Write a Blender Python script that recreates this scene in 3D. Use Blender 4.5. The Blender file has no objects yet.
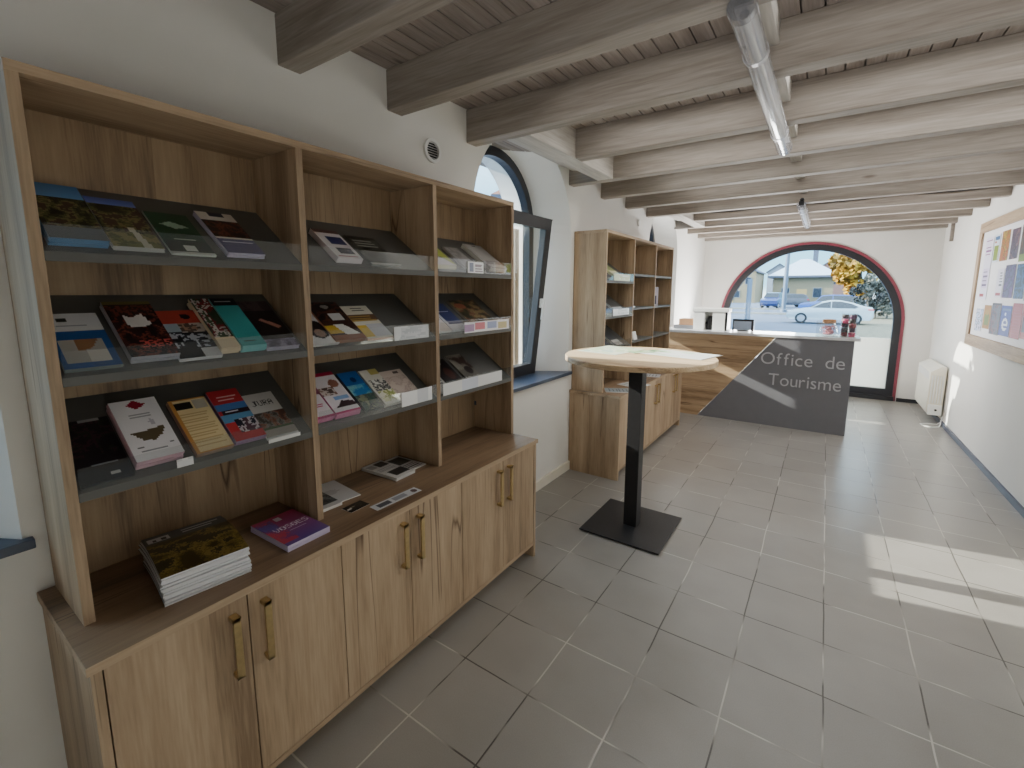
import bpy, bmesh, math, random
from mathutils import Vector, Matrix
R = math.radians
random.seed(7)
scene = bpy.context.scene
col = scene.collection

# ------------------------------------------------------------------ materials
def lin(c):
    return tuple(((v / 255) / 12.92 if v / 255 <= 0.04045 else ((v / 255 + 0.055) / 1.055) ** 2.4) for v in c)

def new_mat(name):
    m = bpy.data.materials.new(name); m.use_nodes = True
    nt = m.node_tree; nt.nodes.clear()
    out = nt.nodes.new('ShaderNodeOutputMaterial')
    b = nt.nodes.new('ShaderNodeBsdfPrincipled')
    nt.links.new(b.outputs[0], out.inputs[0])
    return m, nt, b, out

def N(nt, t, **kw):
    n = nt.nodes.new(t)
    for k, v in kw.items():
        setattr(n, k, v)
    return n

def ramp(nt, stops):
    r = nt.nodes.new('ShaderNodeValToRGB')
    e = r.color_ramp.elements
    while len(e) < len(stops): e.new(0.5)
    for i, (p, c) in enumerate(stops):
        e[i].position = p; e[i].color = (*c, 1)
    return r

def math_n(nt, op, a, b=None):
    n = nt.nodes.new('ShaderNodeMath'); n.operation = op
    for i, v in enumerate((a, b)):
        if v is None: continue
        if isinstance(v, (int, float)): n.inputs[i].default_value = v
        else: nt.links.new(v, n.inputs[i])
    return n.outputs[0]

def noise_bump(nt, b, scale, strength, coord=None, dist=0.01):
    nz = N(nt, 'ShaderNodeTexNoise'); nz.inputs['Scale'].default_value = scale; nz.inputs['Detail'].default_value = 4
    if coord is not None: nt.links.new(coord, nz.inputs['Vector'])
    bp = N(nt, 'ShaderNodeBump'); bp.inputs['Strength'].default_value = strength; bp.inputs['Distance'].default_value = dist
    nt.links.new(nz.outputs['Fac'], bp.inputs['Height']); nt.links.new(bp.outputs[0], b.inputs['Normal'])
    return nz

def plain(name, c, rough=0.5, metal=0.0, var=0.06, scale=12, bump=0.0, spec=None, coat=0):
    """one colour with a slight procedural mottling"""
    m, nt, b, o = new_mat(name)
    tc = N(nt, 'ShaderNodeTexCoord')
    nz = N(nt, 'ShaderNodeTexNoise'); nz.inputs['Scale'].default_value = scale; nz.inputs['Detail'].default_value = 3
    nt.links.new(tc.outputs['Object'], nz.inputs['Vector'])
    l = lin(c)
    r = ramp(nt, [(0.3, tuple(v * (1 - var) for v in l)), (0.7, tuple(min(1, v * (1 + var)) for v in l))])
    nt.links.new(nz.outputs['Fac'], r.inputs[0]); nt.links.new(r.outputs[0], b.inputs['Base Color'])
    b.inputs['Roughness'].default_value = rough; b.inputs['Metallic'].default_value = metal
    if spec is not None: b.inputs['Specular IOR Level'].default_value = spec
    if coat: b.inputs['Coat Weight'].default_value = coat
    if bump:
        noise_bump(nt, b, scale * 6, bump, tc.outputs['Object'])
    return m

def oak(name, axis, base=(176, 142, 106), dark=(120, 90, 62), light=(196, 164, 128), rough=0.55, plank=0.17):
    """oak decor board, grain running along AXIS of the object"""
    m, nt, b, o = new_mat(name)
    tc = N(nt, 'ShaderNodeTexCoord')
    def mapped(along, across):
        mp = N(nt, 'ShaderNodeMapping')
        s = [across] * 3; s['XYZ'.index(axis)] = along
        mp.inputs['Scale'].default_value = s
        nt.links.new(tc.outputs['Object'], mp.inputs['Vector'])
        return mp.outputs[0]
    # warped coarse figure
    n1 = N(nt, 'ShaderNodeTexNoise'); n1.inputs['Scale'].default_value = 1; n1.inputs['Detail'].default_value = 5; n1.inputs['Distortion'].default_value = 0.3
    nt.links.new(mapped(0.8, 13), n1.inputs['Vector'])
    n2 = N(nt, 'ShaderNodeTexNoise'); n2.inputs['Scale'].default_value = 1; n2.inputs['Detail'].default_value = 3
    nt.links.new(mapped(9, 150), n2.inputs['Vector'])
    sp_ = N(nt, 'ShaderNodeSeparateXYZ'); nt.links.new(tc.outputs['Object'], sp_.inputs[0])
    ac = [sp_.outputs[q] for q in range(3) if 'XYZ'[q] != axis]
    sm = math_n(nt, 'ADD', math_n(nt, 'ADD', ac[0], ac[1]), math_n(nt, 'MULTIPLY', math_n(nt, 'SINE', math_n(nt, 'MULTIPLY', sp_.outputs['XYZ'.index(axis)], 3.1)), 0.006))
    wn = N(nt, 'ShaderNodeTexWhiteNoise', noise_dimensions='1D'); nt.links.new(math_n(nt, 'FLOOR', math_n(nt, 'DIVIDE', sm, plank)), wn.inputs['W'])
    f = math_n(nt, 'ADD', math_n(nt, 'MULTIPLY', n1.outputs['Fac'], 0.62), math_n(nt, 'MULTIPLY', n2.outputs['Fac'], 0.3))
    f = math_n(nt, 'ADD', f, math_n(nt, 'MULTIPLY', math_n(nt, 'SUBTRACT', wn.outputs['Value'], 0.5), 0.12))
    rp = ramp(nt, [(0.30, lin(dark)), (0.46, lin(base)), (0.64, lin(light))])
    nt.links.new(f, rp.inputs[0])
    # dark splits: thin bands of a stretched noise
    n4 = N(nt, 'ShaderNodeTexNoise'); n4.inputs['Scale'].default_value = 1; n4.inputs['Detail'].default_value = 2; n4.inputs['Distortion'].default_value = 0.15
    nt.links.new(mapped(0.3, 6.5), n4.inputs['Vector'])
    band = math_n(nt, 'ABSOLUTE', math_n(nt, 'SUBTRACT', n4.outputs['Fac'], 0.56))
    cr = ramp(nt, [(0.0, (0.30, 0.24, 0.2)), (0.007, (1, 1, 1))])
    nt.links.new(band, cr.inputs[0])
    n5 = N(nt, 'ShaderNodeTexNoise'); n5.inputs['Scale'].default_value = 1.7
    nt.links.new(tc.outputs['Object'], n5.inputs['Vector'])
    msk = ramp(nt, [(0.47, (0, 0, 0)), (0.56, (1, 1, 1))]); nt.links.new(n5.outputs['Fac'], msk.inputs[0])
    mx = N(nt, 'ShaderNodeMix', data_type='RGBA', blend_type='MULTIPLY')
    nt.links.new(msk.outputs[0], mx.inputs[0]); nt.links.new(rp.outputs[0], mx.inputs[6]); nt.links.new(cr.outputs[0], mx.inputs[7])
    nt.links.new(mx.outputs[2], b.inputs['Base Color'])
    b.inputs['Roughness'].default_value = rough
    bp = N(nt, 'ShaderNodeBump'); bp.inputs['Strength'].default_value = 0.12; bp.inputs['Distance'].default_value = 0.002
    nt.links.new(n2.outputs['Fac'], bp.inputs['Height']); nt.links.new(bp.outputs[0], b.inputs['Normal'])
    return m

def limed(name, axis, a=(120, 106, 96), c=(168, 156, 147), rough=0.7):
    """whitewashed old softwood"""
    m, nt, b, o = new_mat(name)
    tc = N(nt, 'ShaderNodeTexCoord')
    def nz(along, across, det=4, dist=0.5):
        mp = N(nt, 'ShaderNodeMapping'); s = [across] * 3; s['XYZ'.index(axis)] = along
        mp.inputs['Scale'].default_value = s; nt.links.new(tc.outputs['Object'], mp.inputs['Vector'])
        n = N(nt, 'ShaderNodeTexNoise'); n.inputs['Scale'].default_value = 1; n.inputs['Detail'].default_value = det; n.inputs['Distortion'].default_value = dist
        nt.links.new(mp.outputs[0], n.inputs['Vector']); return n.outputs['Fac']
    f = math_n(nt, 'ADD', math_n(nt, 'MULTIPLY', nz(1.3, 14), 0.6), math_n(nt, 'MULTIPLY', nz(6, 110), 0.4))
    rp = ramp(nt, [(0.32, lin(a)), (0.66, lin(c))]); nt.links.new(f, rp.inputs[0])
    # knots
    v = N(nt, 'ShaderNodeTexVoronoi'); v.inputs['Scale'].default_value = 1
    mp = N(nt, 'ShaderNodeMapping'); s = [5.5] * 3; s['XYZ'.index(axis)] = 1.6
    mp.inputs['Scale'].default_value = s; nt.links.new(tc.outputs['Object'], mp.inputs['Vector']); nt.links.new(mp.outputs[0], v.inputs['Vector'])
    kr = ramp(nt, [(0.03, (0.5, 0.45, 0.42)), (0.09, (1, 1, 1))]); nt.links.new(v.outputs['Distance'], kr.inputs[0])
    mx = N(nt, 'ShaderNodeMix', data_type='RGBA', blend_type='MULTIPLY'); mx.inputs[0].default_value = 1
    nt.links.new(rp.outputs[0], mx.inputs[6]); nt.links.new(kr.outputs[0], mx.inputs[7])
    nt.links.new(mx.outputs[2], b.inputs['Base Color']); b.inputs['Roughness'].default_value = rough
    bp = N(nt, 'ShaderNodeBump'); bp.inputs['Strength'].default_value = 0.25; bp.inputs['Distance'].default_value = 0.004
    nt.links.new(f, bp.inputs['Height']); nt.links.new(bp.outputs[0], b.inputs['Normal'])
    return m

def clear(name, tint=(1, 1, 1), gloss=0.10, haze=0.0, rough=0.02):
    """see-through pane: transparent with a fresnel sheen"""
    m = bpy.data.materials.new(name); m.use_nodes = True; nt = m.node_tree; nt.nodes.clear()
    out = nt.nodes.new('ShaderNodeOutputMaterial')
    t = N(nt, 'ShaderNodeBsdfTransparent'); t.inputs[0].default_value = (*tint, 1)
    g = N(nt, 'ShaderNodeBsdfGlossy'); g.inputs['Roughness'].default_value = rough
    lw = N(nt, 'ShaderNodeLayerWeight'); lw.inputs[0].default_value = 0.35
    f = math_n(nt, 'ADD', math_n(nt, 'MULTIPLY', lw.outputs['Fresnel'], 0.5 if gloss > .1 else .22), gloss * 0.3)
    mx = N(nt, 'ShaderNodeMixShader'); nt.links.new(f, mx.inputs[0]); nt.links.new(t.outputs[0], mx.inputs[1]); nt.links.new(g.outputs[0], mx.inputs[2])
    last = mx
    if haze:
        d = N(nt, 'ShaderNodeBsdfDiffuse'); d.inputs[0].default_value = (.9, .9, .9, 1)
        m2 = N(nt, 'ShaderNodeMixShader'); m2.inputs[0].default_value = haze
        nt.links.new(mx.outputs[0], m2.inputs[1]); nt.links.new(d.outputs[0], m2.inputs[2]); last = m2
    nt.links.new(last.outputs[0], out.inputs[0])
    return m

def floor_mat():
    m, nt, b, o = new_mat('grey_floor_tiles')
    g = N(nt, 'ShaderNodeNewGeometry'); sx = N(nt, 'ShaderNodeSeparateXYZ'); nt.links.new(g.outputs['Position'], sx.inputs[0])
    TX, TY, X0, Y0 = 0.3045, 0.311, -0.1935, 1.898
    wob = N(nt, 'ShaderNodeTexNoise'); wob.inputs['Scale'].default_value = 3
    nt.links.new(g.outputs['Position'], wob.inputs['Vector'])
    w = math_n(nt, 'MULTIPLY', math_n(nt, 'SUBTRACT', wob.outputs['Fac'], 0.5), 0.012)
    u = math_n(nt, 'DIVIDE', math_n(nt, 'ADD', math_n(nt, 'SUBTRACT', sx.outputs[0], X0), w), TX)
    v = math_n(nt, 'DIVIDE', math_n(nt, 'ADD', math_n(nt, 'SUBTRACT', sx.outputs[1], Y0), w), TY)
    def edge(q):
        fr = math_n(nt, 'FRACT', q)
        return math_n(nt, 'SUBTRACT', 0.5, math_n(nt, 'ABSOLUTE', math_n(nt, 'SUBTRACT', fr, 0.5)))
    eu, ev = edge(u), edge(v)
    d = math_n(nt, 'MINIMUM', eu, ev)
    cb = N(nt, 'ShaderNodeCombineXYZ'); nt.links.new(math_n(nt, 'FLOOR', u), cb.inputs[0]); nt.links.new(math_n(nt, 'FLOOR', v), cb.inputs[1])
    wn = N(nt, 'ShaderNodeTexWhiteNoise'); nt.links.new(cb.outputs[0], wn.inputs['Vector'])
    n1 = N(nt, 'ShaderNodeTexNoise'); n1.inputs['Scale'].default_value = 4; n1.inputs['Detail'].default_value = 5
    nt.links.new(g.outputs['Position'], n1.inputs['Vector'])
    n2 = N(nt, 'ShaderNodeTexNoise'); n2.inputs['Scale'].default_value = 260; n2.inputs['Detail'].default_value = 2
    nt.links.new(g.outputs['Position'], n2.inputs['Vector'])
    f = math_n(nt, 'ADD', math_n(nt, 'MULTIPLY', wn.outputs[0], 0.13), math_n(nt, 'ADD', 0.09, math_n(nt, 'MULTIPLY', n1.outputs['Fac'], 0.42)))
    f = math_n(nt, 'ADD', f, math_n(nt, 'MULTIPLY', n2.outputs['Fac'], 0.36))
    rp = ramp(nt, [(0.25, lin((126, 122, 116))), (0.8, lin((153, 149, 143)))]); nt.links.new(f, rp.inputs[0])
    n3 = N(nt, 'ShaderNodeTexNoise'); n3.inputs['Scale'].default_value = 2.3
    nt.links.new(g.outputs['Position'], n3.inputs['Vector'])
    gr = ramp(nt, [(0.46, lin((74, 69, 64))), (0.56, lin((182, 177, 168)))]); nt.links.new(n3.outputs['Fac'], gr.inputs[0])
    jm = math_n(nt, 'LESS_THAN', d, 0.009)
    mx = N(nt, 'ShaderNodeMix', data_type='RGBA'); nt.links.new(jm, mx.inputs[0]); nt.links.new(rp.outputs[0], mx.inputs[6]); nt.links.new(gr.outputs[0], mx.inputs[7])
    nt.links.new(mx.outputs[2], b.inputs['Base Color'])
    rr = ramp(nt, [(0.3, (0.28,) * 3), (0.7, (0.33,) * 3)]); nt.links.new(n1.outputs['Fac'], rr.inputs[0])
    nt.links.new(rr.outputs[0], b.inputs['Roughness'])
    hb = N(nt, 'ShaderNodeMapRange'); hb.inputs['From Min'].default_value = 0.004; hb.inputs['From Max'].default_value = 0.02
    nt.links.new(d, hb.inputs[0])
    hh = math_n(nt, 'ADD', hb.outputs[0], math_n(nt, 'MULTIPLY', n2.outputs['Fac'], 0.25))
    bp = N(nt, 'ShaderNodeBump'); bp.inputs['Strength'].default_value = 0.25; bp.inputs['Distance'].default_value = 0.002
    nt.links.new(hh, bp.inputs['Height']); nt.links.new(bp.outputs[0], b.inputs['Normal'])
    return m

def print_mat(name, rough=0.32):
    m, nt, b, o = new_mat(name)
    a = N(nt, 'ShaderNodeAttribute'); a.attribute_name = 'print'
    nt.links.new(a.outputs['Color'], b.inputs['Base Color'])
    b.inputs['Roughness'].default_value = rough
    return m

def foliage_mat(name, c1, c2, c3):
    m, nt, b, o = new_mat(name)
    g = N(nt, 'ShaderNodeNewGeometry')
    n = N(nt, 'ShaderNodeTexNoise'); n.inputs['Scale'].default_value = 0.9; n.inputs['Detail'].default_value = 6
    nt.links.new(g.outputs['Position'], n.inputs['Vector'])
    r = ramp(nt, [(0.35, lin(c1)), (0.5, lin(c2)), (0.64, lin(c3))]); nt.links.new(n.outputs['Fac'], r.inputs[0])
    nt.links.new(r.outputs[0], b.inputs['Base Color']); b.inputs['Roughness'].default_value = 0.8
    return m

M = {}
OAKK = dict(base=(170, 146, 118), dark=(133, 110, 86), light=(190, 167, 139))
M['oak_v'] = oak('oak_upright_grain', 'Z', **OAKK)
M['oak_h'] = oak('oak_lengthwise_grain', 'Y', **OAKK)
M['oak_x'] = oak('oak_crosswise_grain', 'X', base=(170, 142, 110), dark=(122, 97, 71), light=(196, 170, 136))
M['oak_top'] = oak('oak_worktop', 'Y', base=(132, 108, 84), dark=(96, 76, 57), light=(150, 126, 100), rough=0.42)
M['oak_in'] = oak('oak_back_panel', 'Z', base=(152, 127, 98), dark=(114, 92, 70), light=(170, 146, 116))
M['oak_table'] = oak('oak_tabletop', 'X', base=(206, 178, 140), dark=(160, 126, 90), light=(226, 202, 168))
M['beam'] = limed('limed_beam', 'X', (119, 109, 99), (160, 152, 143))
M['board'] = limed('limed_boards', 'Y', (118, 107, 100), (160, 149, 141))
M['trimmer'] = limed('limed_trimmer', 'Y', (150, 144, 136), (192, 186, 178))
M['wall'] = plain('white_plaster', (226, 224, 219), 0.85, var=0.02, scale=3, bump=0.08)
M['reveal'] = plain('white_reveal_plaster', (232, 231, 228), 0.85, var=0.02, scale=3, bump=0.2)
M['skirt_white'] = plain('cream_skirting', (222, 216, 202), 0.5, var=0.02)
M['skirt_blue'] = plain('slate_blue_skirting', (74, 80, 98), 0.35, var=0.06)
M['skirt_dark'] = plain('black_skirting', (42, 42, 46), 0.4, var=0.06)
M['frame'] = plain('anthracite_frame', (38, 39, 44), 0.4, var=0.05)
M['red_trim'] = plain('wine_red_trim', (124, 54, 68), 0.4, var=0.08)
M['sill'] = plain('slate_sill', (60, 72, 92), 0.3, var=0.12, scale=20)
M['floor'] = floor_mat()
M['shelf'] = plain('grey_shelf_laminate', (92, 92, 89), 0.55, var=0.04)
M['acrylic'] = clear('clear_acrylic', (0.95, 0.96, 0.96), 0.06, haze=0.012)
M['glass'] = clear('window_glass', (0.95, 0.985, 0.985), 0.02)
M['frost'] = None
M['brass'] = plain('brushed_brass', (200, 176, 128), 0.36, metal=0.85, var=0.08, scale=60)
M['black_steel'] = plain('black_powder_coat', (34, 33, 35), 0.45, var=0.1, scale=40, bump=0.05)
M['graphite'] = plain('graphite_laminate', (112, 112, 117), 0.42, var=0.03)
M['slab'] = plain('pale_grey_slab', (214, 214, 216), 0.2, var=0.03)
M['alu'] = plain('brushed_aluminium', (206, 206, 210), 0.3, metal=0.6, var=0.05)
M['white'] = plain('white_plastic', (232, 232, 230), 0.4, var=0.02)
M['cream'] = plain('cream_enamel', (236, 230, 214), 0.35, var=0.02)
M['black'] = plain('black_plastic', (24, 24, 26), 0.4, var=0.05)
M['cork'] = plain('cork', (178, 132, 92), 0.8, var=0.2, scale=60)
M['card'] = plain('brown_card', (150, 112, 80), 0.7, var=0.08)
M['screen'] = plain('pale_screen', (150, 165, 185), 0.15, var=0.03)
M['paper'] = plain('white_paper', (236, 234, 228), 0.6, var=0.02)
M['pin'] = plain('white_pinboard', (236, 236, 240), 0.6, var=0.02)
M['print'] = print_mat('printed_cover', 0.38)
M['tube'] = clear('clear_tube', (0.88, 0.88, 0.9), 0.35, haze=0.10, rough=0.05)
M['lamp_glass'] = plain('opal_lamp', (226, 226, 226), 0.3, var=0.01)
M['zinc'] = plain('galvanised_pole', (106, 119, 136), 0.5, metal=0.3, var=0.05)
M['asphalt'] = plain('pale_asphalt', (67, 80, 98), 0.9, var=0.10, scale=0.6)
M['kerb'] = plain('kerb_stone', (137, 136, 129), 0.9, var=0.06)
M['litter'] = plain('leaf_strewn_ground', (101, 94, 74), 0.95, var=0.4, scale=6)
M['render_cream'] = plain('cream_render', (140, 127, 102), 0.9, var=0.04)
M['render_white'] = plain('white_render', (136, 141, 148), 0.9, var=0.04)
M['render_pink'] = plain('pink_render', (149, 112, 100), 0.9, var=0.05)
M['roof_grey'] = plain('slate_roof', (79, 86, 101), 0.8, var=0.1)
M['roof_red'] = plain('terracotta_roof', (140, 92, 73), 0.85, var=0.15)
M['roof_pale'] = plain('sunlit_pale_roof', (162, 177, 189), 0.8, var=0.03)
M['pane_dark'] = plain('dark_window_pane', (45, 52, 64), 0.15, var=0.1)
M['shutter'] = plain('ochre_door', (196, 160, 104), 0.7, var=0.08)
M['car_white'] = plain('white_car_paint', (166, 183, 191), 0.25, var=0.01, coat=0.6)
M['car_blue'] = plain('blue_car_paint', (30, 68, 130), 0.25, var=0.02, coat=0.6)
M['car_navy'] = plain('dark_blue_car_paint', (33, 50, 102), 0.25, var=0.02, coat=0.6)
M['car_black'] = plain('dark_grey_car_paint', (43, 51, 69), 0.25, var=0.02, coat=0.6)
M['car_glass'] = plain('car_window', (30, 38, 47), 0.08, var=0.05)
M['tyre'] = plain('tyre_rubber', (33, 34, 38), 0.8, var=0.05)
M['rim'] = plain('alloy_rim', (170, 178, 190), 0.3, metal=0.7, var=0.05)
M['tail'] = plain('red_tail_lamp', (196, 40, 52), 0.25, var=0.05)
M['bark'] = plain('grey_bark', (109, 105, 98), 0.9, var=0.25, scale=9)
M['leaf_gold'] = foliage_mat('gold_leaves', (110, 90, 36), (176, 132, 38), (206, 170, 60))
M['leaf_yellow'] = foliage_mat('yellow_leaves', (110, 112, 44), (178, 160, 50), (210, 192, 84))
M['leaf_grey'] = foliage_mat('grey_hedge_leaves', (34, 38, 40), (62, 66, 62), (108, 108, 96))

def frosted():
    m = bpy.data.materials.new('frosted_film'); m.use_nodes = True; nt = m.node_tree; nt.nodes.clear()
    out = nt.nodes.new('ShaderNodeOutputMaterial')
    t = N(nt, 'ShaderNodeBsdfTranslucent'); t.inputs[0].default_value = (1.0, 0.93, 0.80, 1)
    d = N(nt, 'ShaderNodeBsdfDiffuse'); d.inputs[0].default_value = (1.0, 0.93, 0.80, 1)
    nz = N(nt, 'ShaderNodeTexNoise'); nz.inputs['Scale'].default_value = 2
    mr = N(nt, 'ShaderNodeMapRange'); mr.inputs['To Min'].default_value = 0.22; mr.inputs['To Max'].default_value = 0.3
    nt.links.new(nz.outputs['Fac'], mr.inputs[0])
    mx = N(nt, 'ShaderNodeMixShader'); nt.links.new(mr.outputs[0], mx.inputs[0])
    nt.links.new(t.outputs[0], mx.inputs[1]); nt.links.new(d.outputs[0], mx.inputs[2]); nt.links.new(mx.outputs[0], out.inputs[0])
    return m
M['frost'] = frosted()

# ------------------------------------------------------------------ mesh helpers
class MB:
    def __init__(s): s.v = []; s.f = []; s.c = []
    def quad(s, *p, c=None):
        b = len(s.v); s.v += [tuple(q) for q in p]; s.f.append(tuple(range(b, b + len(p)))); s.c.append(c); return s
    def box(s, x0, x1, y0, y1, z0, z1, c=None):
        b = len(s.v)
        s.v += [(x0, y0, z0), (x1, y0, z0), (x1, y1, z0), (x0, y1, z0), (x0, y0, z1), (x1, y0, z1), (x1, y1, z1), (x0, y1, z1)]
        for f in ((0, 3, 2, 1), (4, 5, 6, 7), (0, 1, 5, 4), (1, 2, 6, 5), (2, 3, 7, 6), (3, 0, 4, 7)):
            s.f.append(tuple(b + i for i in f)); s.c.append(c)
        return s
    def prism(s, poly, a0, a1, axis='Y'):
        """poly in the two other axes (XZ for Y, YZ for X, XY for Z), extruded along AXIS"""
        n = len(poly); b = len(s.v)
        def P(p, a):
            return {'Y': (p[0], a, p[1]), 'X': (a, p[0], p[1]), 'Z': (p[0], p[1], a)}[axis]
        s.v += [P(p, a0) for p in poly] + [P(p, a1) for p in poly]
        s.f.append(tuple(b + i for i in range(n))[::-1]); s.f.append(tuple(b + n + i for i in range(n))); s.c += [None, None]
        for i in range(n):
            j = (i + 1) % n; s.f.append((b + i, b + j, b + n + j, b + n + i)); s.c.append(None)
        return s
    def lathe(s, prof, cx=0, cy=0, n=24, z=0):
        b = len(s.v)
        for r, h in prof:
            for k in range(n):
                a = 2 * math.pi * k / n; s.v.append((cx + r * math.cos(a), cy + r * math.sin(a), z + h))
        m = len(prof)
        for i in range(m - 1):
            for k in range(n):
                l = (k + 1) % n; s.f.append((b + i * n + k, b + i * n + l, b + (i + 1) * n + l, b + (i + 1) * n + k)); s.c.append(None)
        s.f.append(tuple(b + k for k in range(n))[::-1]); s.f.append(tuple(b + (m - 1) * n + k for k in range(n))); s.c += [None, None]
        return s
    def tube(s, pts, r, n=8):
        b = len(s.v); m = len(pts)
        for i, p in enumerate(pts):
            p = Vector(p); d = (Vector(pts[min(i + 1, m - 1)]) - Vector(pts[max(i - 1, 0)])).normalized()
            u = d.cross(Vector((0, 0, 1)));
            if u.length < 1e-3: u = d.cross(Vector((1, 0, 0)))
            u.normalize(); w = d.cross(u)
            rr = r[i] if isinstance(r, (list, tuple)) else r
            for k in range(n):
                a = 2 * math.pi * k / n; s.v.append(tuple(p + u * (rr * math.cos(a)) + w * (rr * math.sin(a))))
        for i in range(m - 1):
            for k in range(n):
                l = (k + 1) % n; s.f.append((b + i * n + k, b + i * n + l, b + (i + 1) * n + l, b + (i + 1) * n + k)); s.c.append(None)
        s.f.append(tuple(b + k for k in range(n))[::-1]); s.f.append(tuple(b + (m - 1) * n + k for k in range(n))); s.c += [None, None]
        return s
    def mesh(s, name, mat, smooth=False, bevel=0, fix=True):
        me = bpy.data.meshes.new(name); me.from_pydata(s.v, [], s.f)
        if any(c is not None for c in s.c):
            a = me.color_attributes.new('print', 'FLOAT_COLOR', 'CORNER')
            i = 0; buf = []
            for poly, c in zip(me.polygons, s.c):
                cc = (*(c or (.8, .8, .8)), 1); buf += list(cc) * len(poly.vertices)
            a.data.foreach_set('color', buf)
        if fix:
            bm = bmesh.new(); bm.from_mesh(me)
            bmesh.ops.recalc_face_normals(bm, faces=bm.faces)
            if bevel: 
                bmesh.ops.remove_doubles(bm, verts=bm.verts, dist=1e-6)
                es = [e for e in bm.edges if len(e.link_faces) == 2 and e.calc_face_angle(0) > 0.5]
                bmesh.ops.bevel(bm, geom=es, offset=bevel, segments=2, affect='EDGES', profile=0.6)
            bm.to_mesh(me); bm.free()
        if mat: me.materials.append(mat)
        if smooth:
            for p in me.polygons: p.use_smooth = True
            try: me.set_sharp_from_angle(angle=R(40))
            except Exception: pass
        return me

def link(name, me, parent=None, loc=None):
    o = bpy.data.objects.new(name, me); col.objects.link(o)
    if parent is not None: o.parent = parent
    if loc is not None: o.location = loc
    return o
def build(name, mb, mat, parent=None, loc=None, smooth=False, bevel=0):
    return link(name, mb.mesh(name, mat, smooth, bevel), parent, loc)
def tag(o, label, cat, group=None):
    o['label'] = label; o['category'] = cat
    if group: o['group'] = group
    return o
def empty(name, loc, label=None, cat=None, group=None, rz=0):
    o = bpy.data.objects.new(name, None); col.objects.link(o); o.location = loc; o.rotation_euler = (0, 0, rz)
    o.empty_display_size = 0.05
    if label: tag(o, label, cat, group)
    return o
def struct(name, mb, mat, parent=None, smooth=False, bevel=0):
    o = build(name, mb, mat, parent, None, smooth, bevel)
    if parent is None: o['kind'] = 'structure'
    return o
def copy_tree(src, loc):
    c = src.copy(); col.objects.link(c); c.location = loc
    for ch in list(src.children):
        d = ch.copy(); col.objects.link(d); d.parent = c
        for g in list(ch.children):
            e = g.copy(); col.objects.link(e); e.parent = d
    return c

# ------------------------------------------------------------------ room shell
XL, YF, YB, ZC, ZB = -1.70, 8.065, -1.6, 2.475, 2.304
def xr(y): return 1.27 - 0.0105 * y

struct('floor', MB().quad((-2.0, YB, 0), (1.4, YB, 0), (1.4, YF + 0.3, 0), (-2.0, YF + 0.3, 0)), M['floor'])

def arch(cy, w, zs, zb, n=28):
    """outline from bottom near corner over the arch to bottom far corner (y, z)"""
    p = [(cy - w, zb), (cy - w, (zb + zs) / 2)]
    for k in range(n + 1):
        a = math.pi * (1 - k / n); p.append((cy + w * math.cos(a), zs + w * math.sin(a)))
    return p + [(cy + w, (zb + zs) / 2), (cy + w, zb)]

XW = -1.965                       # plane of the glazing in the side wall
niches = [-0.415, 2.685, 5.785]
ZT = 2.62
wl = MB()
y = YB
for cy in niches:
    w = 0.605
    wl.quad((XL, y, 0), (XL, cy - w, 0), (XL, cy - w, ZT), (XL, y, ZT))
    wl.quad((XL, cy - w, 0), (XL, cy + w, 0), (XL, cy + w, 0.845), (XL, cy - w, 0.845))
    A = arch(cy, w, 1.935, 0.845)
    for (a, b) in zip(A[2:-3], A[3:-2]):
        wl.quad((XL, a[0], a[1]), (XL, b[0], b[1]), (XL, b[0], ZT), (XL, a[0], ZT))
    y = cy + w
wl.quad((XL, y, 0), (XL, YF, 0), (XL, YF, ZT), (XL, y, ZT))
for cy in niches:
    A = arch(cy, 0.605, 1.935, 0.845); B = arch(cy - 0.035, 0.49, 1.985, 0.845); C = arch(cy - 0.035, 0.47, 1.97, 0.80); D = arch(cy - 0.02, 0.52, 1.99, 0.74)
    for P0, P1, x0, x1 in ((A, B, XL, XW), (B, C, XW, XW - 0.05), (C, D, XW - 0.05, XW - 0.28)):
        for i in range(len(P0) - 1):
            wl.quad((x0, *P0[i]), (x0, *P0[i + 1]), (x1, *P1[i + 1]), (x1, *P1[i]))
        wl.quad((x0, *P0[0]), (x0, *P0[-1]), (x1, *P1[-1]), (x1, *P1[0]))
struct('wall_left', wl, M['wall'], smooth=True)

struct('wall_right', MB().quad((xr(YB), YB, 0), (xr(YF), YF, 0), (xr(YF), YF, ZT), (xr(YB), YB, ZT)), M['wall'])

# far wall with the large arched shop window
AX, AR, AS = -0.26, 1.155, 1.06
wf = MB()
A = arch(AX, AR, AS, 0.0, 40)
wf.quad((XL - .05, YF, 0), (AX - AR, YF, 0), (AX - AR, YF, ZT), (XL - .05, YF, ZT))
wf.quad((AX + AR, YF, 0), (1.5, YF, 0), (1.5, YF, ZT), (AX + AR, YF, ZT))
for a, b in zip(A[2:-3], A[3:-2]):
    wf.quad((a[0], YF, a[1]), (b[0], YF, b[1]), (b[0], YF, ZT), (a[0], YF, ZT))
for i in range(len(A) - 1):
    wf.quad((A[i][0], YF, A[i][1]), (A[i + 1][0], YF, A[i + 1][1]), (A[i + 1][0], YF + 0.35, A[i + 1][1]), (A[i][0], YF + 0.35, A[i][1]))
struct('wall_far', wf, M['wall'], smooth=True)

# wall behind the camera
wb = MB().quad((-1.75, YB, 0), (1.5, YB, 0), (1.5, YB, ZT), (-1.75, YB, ZT))
struct('wall_back', wb, M['wall'])

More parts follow.
